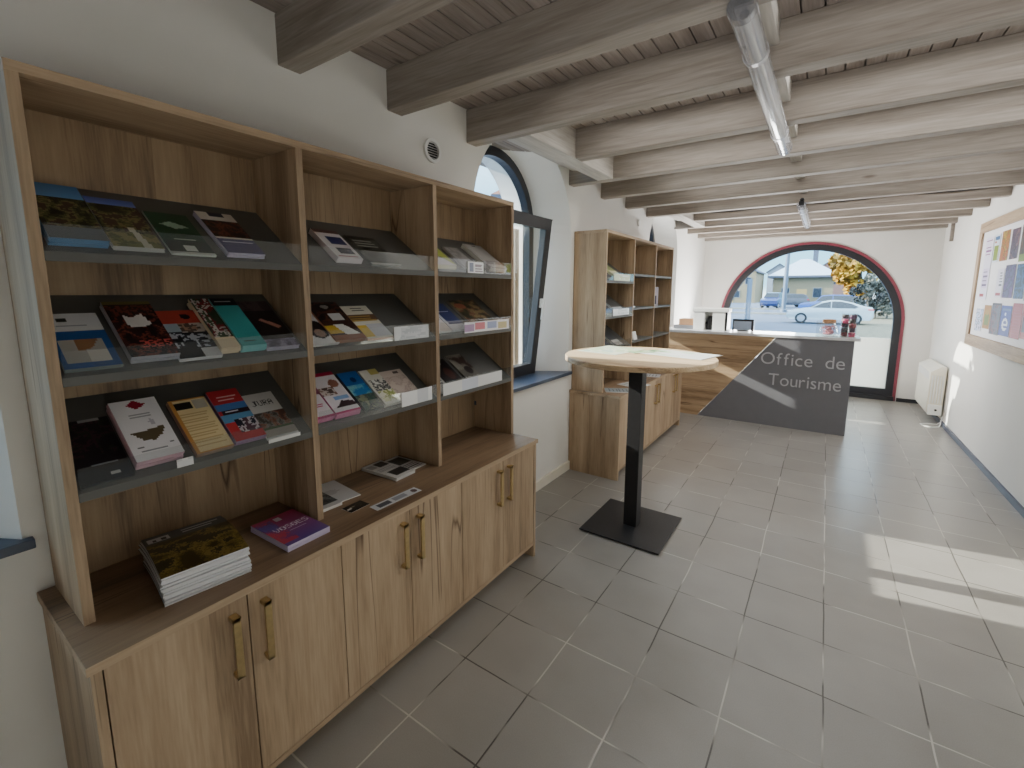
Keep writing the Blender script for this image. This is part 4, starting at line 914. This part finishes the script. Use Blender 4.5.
pts = [(1.19, 6.88, .10), (1.185, 6.87, .04), (1.15, 6.86, .008), (1.06, 6.85, .006), (1.0, 6.80, .006), (1.01, 6.72, .006), (1.08, 6.68, .006), (1.15, 6.74, .006), (1.172, 6.82, .02), (1.18, 6.86, .06)]
cu = []
for a, b_ in zip(pts, pts[1:]):
    for s in range(4): cu.append(tuple(a[i] + (b_[i] - a[i]) * s / 4 for i in range(3)))
fl = build('power_flex', MB().tube(cu + [pts[-1]], .006, 8), M['white'], ra, smooth=True); fl.location = (-(xr(7.3) - .008), 0, 0)

# ------------------------------------------------------------------ ceiling lamps, cable, vent
def tube_lamp(yc, label):
    L = 1.50
    r = empty('tube_lamp', (-.255, yc, 2.266), label, 'lamp')
    def cyl(rad, a, b_, n=24):
        mb = MB(); prof = [(rad * math.cos(2 * math.pi * k / n), rad * math.sin(2 * math.pi * k / n)) for k in range(n)]
        return mb.prism(prof, a, b_, 'Y')
    build('clear_sleeve', cyl(.0365, -L / 2, L / 2), M['tube'], r, smooth=True)
    build('fluorescent_tube', cyl(.013, -L / 2 + .05, L / 2 - .05, 16), M['lamp_glass'], r, smooth=True)
    build('reflector', MB().prism([(-.026, .016), (.026, .016), (.022, .024), (-.022, .024)], -L / 2 + .04, L / 2 - .04, 'Y'), M['white'], r)
    for s in (-1, 1): build('end_cap', cyl(.038, s * L / 2 - (.03 if s > 0 else 0), s * L / 2 + (0 if s > 0 else .03)), M['tube'], r, smooth=True)
    for q in (-.45, .45):
        n = 14
        cl_ = MB(); o_ = [(.0395 * math.cos(2 * math.pi * k / n), .0395 * math.sin(2 * math.pi * k / n)) for k in range(n)]; i_ = [(.0372 * math.cos(2 * math.pi * k / n), .0372 * math.sin(2 * math.pi * k / n)) for k in range(n)]
        ringy(o_, i_, q - .012, q + .012, cl_); build('mounting_clip', cl_, M['alu'], r)
    return r
tube_lamp(2.215, 'clear sleeved tube lamp under the beams above the high table')
tl = tube_lamp(5.72, 'clear sleeved tube lamp under the beams in front of the counter')
build('hook', MB().box(-.02, .02, -.775, -.752, .0, .036).lathe([(.012, 0), (.022, .012), (.012, .026)], 0, -.76, 12, .036), M['black'], tl)
pts = [(-1.15 + .1 * k, 5.638 - .004 * math.sin(k), 2.384 - .006 * math.sin(k * .7)) for k in range(24)]
tag(build('ceiling_cable', MB().tube(pts, .006, 6), M['black'], None, smooth=True), 'thin black cable run along a beam behind the second tube lamp', 'cable')
v = empty('wall_vent', (XL, 1.755, 2.196), 'round white louvred vent on the wall above the foreground shelving', 'vent')
n = 32
o_ = [(.058 * math.cos(2 * math.pi * k / n), .058 * math.sin(2 * math.pi * k / n)) for k in range(n)]; i_ = [(.042 * math.cos(2 * math.pi * k / n), .042 * math.sin(2 * math.pi * k / n)) for k in range(n)]
build('vent_rim', ring(o_, i_, .0, .014, MB()), M['white'], v, smooth=True)
sl = MB()
for k in range(7):
    z = -.036 + k * .012; hw = math.sqrt(max(0, .0425 ** 2 - z * z)); sl.quad((.004, -hw, z + .004), (.004, hw, z + .004), (.011, hw, z - .002), (.011, -hw, z - .002)); sl.quad((.004, -hw, z + .005), (.011, -hw, z - .001), (.011, hw, z - .001), (.004, hw, z + .005))
build('louvres', sl, M['white'], v)
build('vent_throat', MB().prism([(a * .99, b_ * .99) for a, b_ in i_], .0005, .002, 'X'), M['black'], v)
mb = MB().prism([(.035 * math.cos(.4 * k), .035 * math.sin(.4 * k)) for k in range(16)], 0, .02, 'X')
tag(build('wall_sensor', mb, M['white'], None, (XL + .0005, 4.81, 2.21)), 'tiny white round sensor on the wall above the far shelving', 'sensor')
mb = MB().box(-.018, .018, -.018, .018, 0, .26)
struct('trim_1', MB().box(xr(7.56) - .035, xr(7.56) - .002, 7.565, 7.60, 2.10, 2.36), M['beam'], bevel=.002)

# ------------------------------------------------------------------ the street outside the far window
GZ = -.5
gm = MB(); gm.quad((-90, YF + .36, GZ), (90, YF + .36, GZ), (90, 160, GZ), (-90, 160, GZ)); gm.quad((-90, -60, GZ), (XW - .3, -60, GZ), (XW - .3, YF + .36, GZ), (-90, YF + .36, GZ)); gm.quad((1.6, -60, GZ), (60, -60, GZ), (60, YF + .36, GZ), (1.6, YF + .36, GZ))
gm.quad((XW - .3, -60, GZ), (1.6, -60, GZ), (1.6, YB - .3, GZ), (XW - .3, YB - .3, GZ))
struct('street_ground', gm, M['asphalt'])
struct('verge_ground', MB().quad((.6, 24, GZ + .02), (14, 24, GZ + .02), (14, 60, GZ + .02), (2.6, 60, GZ + .02)), M['litter'])
struct('kerb_ground', MB().box(-26, -2.6, 46, 46.5, GZ, GZ + .14).box(-26, -3.5, 58, 58.4, GZ, GZ + .14), M['kerb'])
def pole(x, y, h, r, lab):
    p = empty('street_pole', (x, y, GZ), lab, 'pole')
    build('shaft', MB().lathe([(r, 0), (r * .8, h)], 0, 0, 14), M['zinc'], p, smooth=True)
    build('foot_collar', MB().lathe([(r * 1.5, 0), (r * 1.4, .25), (r, .3)], 0, 0, 14), M['zinc'], p, smooth=True)
pole(-2.87, 22.9, 2.55, .12, 'pale street pole nearest the shop window, thicker of the two')
pole(-3.40, 52.0, 11.0, .2, 'tall slender street pole standing by the parked dark cars')
def car(x, y, L, H, paint, lab, rz=0, fast=True):
    """side profile along local X, nose at -X"""
    c_ = empty('car', (x, y, GZ + .02), lab, 'car', rz=rz); W = 1.78
    s = L / 4.5; k = H / 1.42
    P = [(-2.25, .42), (-2.22, .62), (-2.05, .74), (-1.25, .90), (-.95, .94), (-.35, 1.30), (.1, 1.41), (.6, 1.41), (1.2, 1.28), (1.8, 1.06), (2.15, 1.02), (2.24, .86), (2.25, .45), (2.1, .26), (-2.05, .24)] if fast else \
        [(-2.25, .45), (-2.22, .75), (-2.05, .88), (-1.3, .98), (-1.0, 1.02), (-.55, 1.46), (.2, 1.52), (1.5, 1.5), (1.9, 1.40), (2.15, 1.0), (2.24, .86), (2.25, .45), (2.1, .28), (-2.05, .26)]
    bm = bmesh.new(); rows = []
    for wy, ins in ((-W / 2, .0), (-W / 2 + .02, 0), (W / 2 - .02, 0), (W / 2, 0)):
        ring_ = []
        for (a, b_) in P:
            tuck = .24 * max(0, (b_ - .92)) / .5
            yy = wy - math.copysign(tuck, wy)
            sh = .04 if abs(abs(wy) - W / 2) < 1e-6 else 0
            ring_.append(bm.verts.new((a * s * (1 - sh * .4), yy, (b_ if b_ < .5 else b_ - sh * .6) * k)))
        rows.append(ring_)
    for r0, r1 in zip(rows, rows[1:]):
        for i in range(len(P)):
            j = (i + 1) % len(P); bm.faces.new((r0[i], r0[j], r1[j], r1[i]))
    bm.faces.new(rows[0][::-1]); bm.faces.new(rows[-1])
    bmesh.ops.recalc_face_normals(bm, faces=bm.faces)
    me = bpy.data.meshes.new('body'); bm.to_mesh(me); bm.free(); me.materials.append(paint)
    for p in me.polygons: p.use_smooth = True
    me.set_sharp_from_angle(angle=R(35))
    link('body', me, c_)
    G = [(-.86, .97), (-.32, 1.25), (.1, 1.345), (.1, .97)], [(.16, .97), (.16, 1.35), (.6, 1.345), (1.15, 1.22), (1.5, 1.04), (1.3, .97)]
    if not fast: G = [(-.92, 1.04), (-.52, 1.40), (.2, 1.45), (.2, 1.04)], [(.28, 1.04), (.28, 1.45), (1.5, 1.43), (1.78, 1.34), (1.9, 1.04)]
    for sgn in (-1, 1):
        for g_ in G:
            mb = MB()
            def Y(b_): return sgn * (W / 2 - .24 * max(0, (b_ - .92)) / .5 + .012)
            mb.quad(*[(a * s, Y(b_), b_ * k) for a, b_ in g_]); mb.quad(*[(a * s, Y(b_) - sgn * .02, b_ * k) for a, b_ in g_][::-1])
            build('side_window', mb, M['car_glass'], c_)
        for wx in (-1.42, 1.38):
            R_ = .33
            mb = MB().prism([(wx * s + R_ * math.cos(q * .314), R_ + R_ * math.sin(q * .314)) for q in range(20)], sgn * (W / 2 - .2), sgn * (W / 2 + .012), 'Y')
            w_ = build('wheel', mb, M['tyre'], c_, smooth=True)
            mb = MB(); mb.prism([(wx * s + .21 * math.cos(q * .314), R_ + .21 * math.sin(q * .314)) for q in range(20)], sgn * (W / 2 + .0125), sgn * (W / 2 + .022), 'Y')
            build('rim', mb, M['rim'], w_)
        build('tail_lamp', MB().box(1.95 * s, 2.235 * s, sgn * (W / 2 - .12), sgn * (W / 2 - .005), .80 * k, .92 * k), M['tail'], c_, bevel=.02)
        build('head_lamp', MB().box(-2.2 * s, -1.92 * s, sgn * (W / 2 - .2), sgn * (W / 2 - .01), .62 * k, .73 * k), M['rim'], c_, bevel=.02)
    ws = MB(); yy = W / 2 - .2
    if fast: ws.quad((-.93 * s, -yy - .08, .965 * k), (-.93 * s, yy + .08, .965 * k), (-.37 * s, yy - .05, 1.30 * k), (-.37 * s, -yy + .05, 1.30 * k)); ws.quad((1.3 * s, -yy + .02, 1.255 * k), (1.3 * s, yy - .02, 1.255 * k), (1.82 * s, yy, 1.07 * k), (1.82 * s, -yy, 1.07 * k))
    else: ws.quad((-1.0 * s, -yy - .05, 1.05 * k), (-1.0 * s, yy + .05, 1.05 * k), (-.58 * s, yy - .05, 1.46 * k), (-.58 * s, -yy + .05, 1.46 * k))
    build('windscreen', ws, M['car_glass'], c_)
    return c_
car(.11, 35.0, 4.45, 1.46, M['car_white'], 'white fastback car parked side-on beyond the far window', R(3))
car(.25, 47.0, 4.3, 1.62, M['car_blue'], 'bright blue car parked behind the white one', R(-4), False)
car(-5.2, 62.0, 3.6, 1.75, M['car_navy'], 'dark blue car facing the shop down the street', R(80), False)
car(-4.0, 68.0, 4.2, 1.6, M['car_black'], 'dark grey car beside the tall pole', R(20), False)

def house(x, y, w, d, h, rh, wallm, roofm, lab, wins, rz=0, axis='Y', over=.3, doors=()):
    b_ = empty('house', (x, y, GZ), lab, 'building', rz=rz)
    if axis == 'Y':      # ridge runs away from us: gable faces us
        build('walls', MB().prism([(-w / 2, 0), (w / 2, 0), (w / 2, h), (0, h + rh), (-w / 2, h)], 0, d, 'Y'), wallm, b_)
        rf = MB(); e = over; q = rh / (w / 2)
        for s in (-1, 1):
            rf.prism([(0, h + rh + .02), (s * (w / 2 + e), h - e * q + .02), (s * (w / 2 + e), h - e * q + .2), (0, h + rh + .22)], -e, d + e, 'Y')
        build('roof', rf, roofm, b_)
    else:                # hipped roof
        build('walls', MB().box(-w / 2, w / 2, 0, d, 0, h), wallm, b_)
        e = over; z = h; rf = MB(); rx = max(.3, w / 2 - d / 2)
        a = [(-w / 2 - e, -e, z), (w / 2 + e, -e, z), (w / 2 + e, d + e, z), (-w / 2 - e, d + e, z)]; t1, t2 = (-rx, d / 2, z + rh), (rx, d / 2, z + rh)
        rf.quad(a[0], a[1], t2, t1); rf.quad(a[1], a[2], t2); rf.quad(a[2], a[3], t1, t2); rf.quad(a[3], a[0], t1); rf.quad(*a[::-1])
        build('roof', rf, roofm, b_)
        build('eaves', MB().box(-w / 2 - e, w / 2 + e, -e, d + e, z - .35, z - .005), M['roof_grey'], b_)
    for (wx, wz, ww, wh) in wins:
        f = build('window', MB().box(wx - ww / 2 - .08, wx + ww / 2 + .08, -.06, .0, wz - .08, wz + wh + .08), M['render_white'], b_)
        build('pane', MB().box(wx - ww / 2, wx + ww / 2, -.08, -.061, wz, wz + wh), M['pane_dark'], f)
    for (wx, ww, wh) in doors:
        build('door', MB().box(wx - ww / 2, wx + ww / 2, -.06, 0, 0, wh), M['shutter'], b_)
    return b_
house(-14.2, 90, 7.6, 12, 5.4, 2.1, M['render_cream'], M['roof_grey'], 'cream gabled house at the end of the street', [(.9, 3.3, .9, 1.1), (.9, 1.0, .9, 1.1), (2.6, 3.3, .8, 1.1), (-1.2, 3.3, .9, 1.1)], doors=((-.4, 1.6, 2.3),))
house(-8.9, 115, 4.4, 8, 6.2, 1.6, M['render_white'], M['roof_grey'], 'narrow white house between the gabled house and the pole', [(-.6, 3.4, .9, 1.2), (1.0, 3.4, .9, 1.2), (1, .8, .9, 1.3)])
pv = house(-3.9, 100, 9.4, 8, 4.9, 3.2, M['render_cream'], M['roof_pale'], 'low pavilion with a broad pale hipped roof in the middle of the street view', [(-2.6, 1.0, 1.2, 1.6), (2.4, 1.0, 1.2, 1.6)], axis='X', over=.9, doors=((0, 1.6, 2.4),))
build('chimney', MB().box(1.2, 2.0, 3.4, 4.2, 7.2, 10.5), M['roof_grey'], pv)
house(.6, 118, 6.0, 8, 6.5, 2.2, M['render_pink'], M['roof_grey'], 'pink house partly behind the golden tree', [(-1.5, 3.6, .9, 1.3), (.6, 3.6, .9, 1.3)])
def tree(x, y, h, cr, crown, lab, n=900, leaf=.3, tall=1.0, trunk=.2, z0=.35, seed=1, name='tree'):
    rnd = random.Random(seed)
    t_ = empty(name, (x, y, GZ), lab, 'tree')
    tk = MB(); tk.tube([(0, 0, 0), (.05, 0, h * .3), (-.04, .05, h * .6)], [trunk, trunk * .8, trunk * .4], 8)
    for q in range(4):
        a = q * 1.57 + rnd.random(); tk.tube([(0, 0, h * .35), (math.cos(a) * cr * .5, math.sin(a) * cr * .5, h * .65)], [trunk * .4, trunk * .15], 6)
    build('trunk', tk, M['bark'], t_, smooth=True)
    lf = MB(); cz = h * (1 + z0) / 2; rz_ = h * (1 - z0) / 2
    blobs = [(rnd.gauss(0, .42) * cr, rnd.gauss(0, .42) * cr, cz + rnd.uniform(-.8, .75) * rz_, rnd.uniform(.3, .5) * cr) for _ in range(12)]
    for q in range(n):
        bx, by, bz, br = blobs[q % 12]
        d = Vector((rnd.gauss(0, 1), rnd.gauss(0, 1), rnd.gauss(0, 1) * tall)).normalized() * br * rnd.uniform(.4, 1.05)
        p = Vector((bx, by, bz)) + d
        u = Vector((rnd.gauss(0, 1), rnd.gauss(0, 1), rnd.gauss(0, 1))).normalized(); w_ = u.orthogonal().normalized() * leaf * .5; u = u * leaf
        lf.quad(p - u * .5, p + w_, p + u * .5, p - w_)
    lo = link('foliage', lf.mesh('foliage', crown, fix=False), t_)
    return t_
tree(2.3, 50, 6.3, 1.9, M['leaf_gold'], 'golden autumn tree beside the pavilion beyond the window', 3200, .42, seed=3, z0=.22)
tree(4.3, 53, 6.8, 2.3, M['leaf_yellow'], 'yellow-green autumn tree behind the row of grey trees', 3000, .40, seed=4, z0=.3)
for q in range(7):
    tree(2.0 + q * .58, 43 + (q % 3) * .9, 2.7 + .35 * ((q * 5) % 3), .75, M['leaf_grey'], ['bushy grey sapling nearest the golden tree trunk', 'second grey sapling along the verge row', 'third grey sapling along the verge row', 'fourth grey sapling along the verge row', 'fifth grey sapling along the verge row', 'sixth grey sapling along the verge row', 'last grey sapling, hard against the window frame'][q], 1100, .20, 2.2, .09, .05, seed=20 + q, name='sapling')
# outside the side windows: a house across the yard
house(-17, 23, 11, 8, 6.6, 3.0, M['render_white'], M['roof_red'], 'house with a red roof seen through the arched side window', [(0, 1, 1, 1.2), (-3, 3.6, 1, 1.2), (0, 3.6, 1, 1.2), (3, 3.6, 1, 1.2)], rz=R(-52), axis='X', over=.4)

# ------------------------------------------------------------------ light
sun = bpy.data.lights.new('sun', 'SUN'); sun.energy = 9.0; sun.angle = R(.6); sun.color = (1.0, .93, .82)
so = bpy.data.objects.new('sun', sun); col.objects.link(so)
so.rotation_euler = Vector((1, .2, -.425)).to_track_quat('-Z', 'Y').to_euler()
w = bpy.data.worlds.new('sky'); scene.world = w; w.use_nodes = True; nt = w.node_tree; nt.nodes.clear()
tcw = nt.nodes.new('ShaderNodeTexCoord'); sxz = nt.nodes.new('ShaderNodeSeparateXYZ'); nt.links.new(tcw.outputs['Generated'], sxz.inputs[0])
skc = ramp(nt, [(0.0, (.30, .33, .36)), (0.495, (.42, .50, .56)), (0.505, (.12, .24, .30)), (0.57, (.075, .20, .28)), (0.66, (.34, .46, .58)), (0.8, (.62, .78, .96)), (1.0, (.56, .76, 1.0))])
nt.links.new(math_n(nt, 'ADD', math_n(nt, 'MULTIPLY', sxz.outputs[2], .5), .5), skc.inputs[0])
bg = nt.nodes.new('ShaderNodeBackground'); bg.inputs[1].default_value = 5.0
ow = nt.nodes.new('ShaderNodeOutputWorld'); nt.links.new(skc.outputs[0], bg.inputs[0]); nt.links.new(bg.outputs[0], ow.inputs[0])
def portal(loc, sx_, sy_, d):
    l = bpy.data.lights.new('portal', 'AREA'); l.shape = 'RECTANGLE'; l.size = sx_; l.size_y = sy_; l.cycles.is_portal = True
    p = bpy.data.objects.new('portal', l); col.objects.link(p); p.location = loc; p.rotation_euler = Vector(d).to_track_quat('-Z', 'Z').to_euler()
for cy in niches: portal((XW - .3, cy - .03, 1.65), 1.15, 1.8, (1, 0, 0))
portal((AX, YF + .4, 1.1), 2.4, 2.3, (0, -1, 0))
def area(name, loc, sx_, sy_, d, e, c=(1, 1, 1), spread=180):
    l = bpy.data.lights.new(name, 'AREA'); l.shape = 'RECTANGLE'; l.size = sx_; l.size_y = sy_; l.energy = e; l.color = c; l.spread = R(spread)
    p = bpy.data.objects.new(name, l); col.objects.link(p); p.location = loc; p.rotation_euler = Vector(d).to_track_quat('-Z', 'Z').to_euler()
area('rear_fill_light', (.5, YB + .05, .95), 1.4, 1.5, (.15, 1, .3), 1.6, (1, .985, .96))  # added fill behind the camera; the back wall has no window
area('low_rear_fill', (.55, -.9, .3), 1.3, .9, (0.0, .62, 1), 8, (1, .985, .96), 85)  # added fill aimed up at the undersides of the front beams
for y_, e_ in ((1.78, 1.5), (2.36, 4.5), (2.95, 6.5), (3.58, 3.2), (4.18, 3.2), (4.78, 3.2), (5.4, 3.2), (6.0, 2.5), (6.6, 1.5)):
    area('beam_gap_fill', (-.05, y_, 2.455), 2.2, .3, (0, 0, -1), e_, (1, .985, .95))  # added fills out of sight between the beams, brightening floor and walls
area('fill_behind_counter', (-.85, 7.25, .88), 1.1, .7, (0.05, -1, .75), 52, (1, .985, .955))  # added fill hidden by the counter, brightening the beam undersides
area('low_fill_behind_counter', (-.75, 7.0, .3), 1.3, .8, (.1, .25, 1), 26, (1, .985, .955))  # added upward fill, no real fixture, brightening the far ceiling and wall


# ------------------------------------------------------------------ camera
cd = bpy.data.cameras.new('camera'); cam = bpy.data.objects.new('camera', cd); col.objects.link(cam); scene.camera = cam
f, cx, cyp, pitch_, yaw, roll = 454.22, 512.0, 356.13, .1426, .6018, .0021
cd.sensor_fit = 'HORIZONTAL'; cd.sensor_width = 36; cd.lens = f / 1024 * 36
cd.shift_x = 0; cd.shift_y = (cyp - 384) / 1024
cd.clip_start = .02; cd.clip_end = 500
c_, s_ = math.cos(yaw), math.sin(yaw); cp, sp = math.cos(pitch_), math.sin(pitch_)
right = Vector((c_, s_, 0)); fwd = Vector((-s_ * cp, c_ * cp, -sp)); upv = Vector((-s_ * sp, c_ * sp, cp))
r2 = right * math.cos(roll) - upv * -math.sin(roll) * -1 if 0 else right * math.cos(roll) + upv * math.sin(roll)
u2 = upv * math.cos(roll) - right * math.sin(roll)
mw = Matrix((r2, u2, -fwd)).transposed().to_4x4(); mw.translation = (0, 0, 1.5); cam.matrix_world = mw
scene.view_settings.view_transform = 'AgX'
try: scene.view_settings.look = 'None'
except Exception: pass
scene.view_settings.exposure = 1.05
scene.cycles.max_bounces = 10; scene.cycles.diffuse_bounces = 6; scene.cycles.transparent_max_bounces = 16
scene.cycles.use_denoising = True
scene.cycles.sample_clamp_indirect = 8
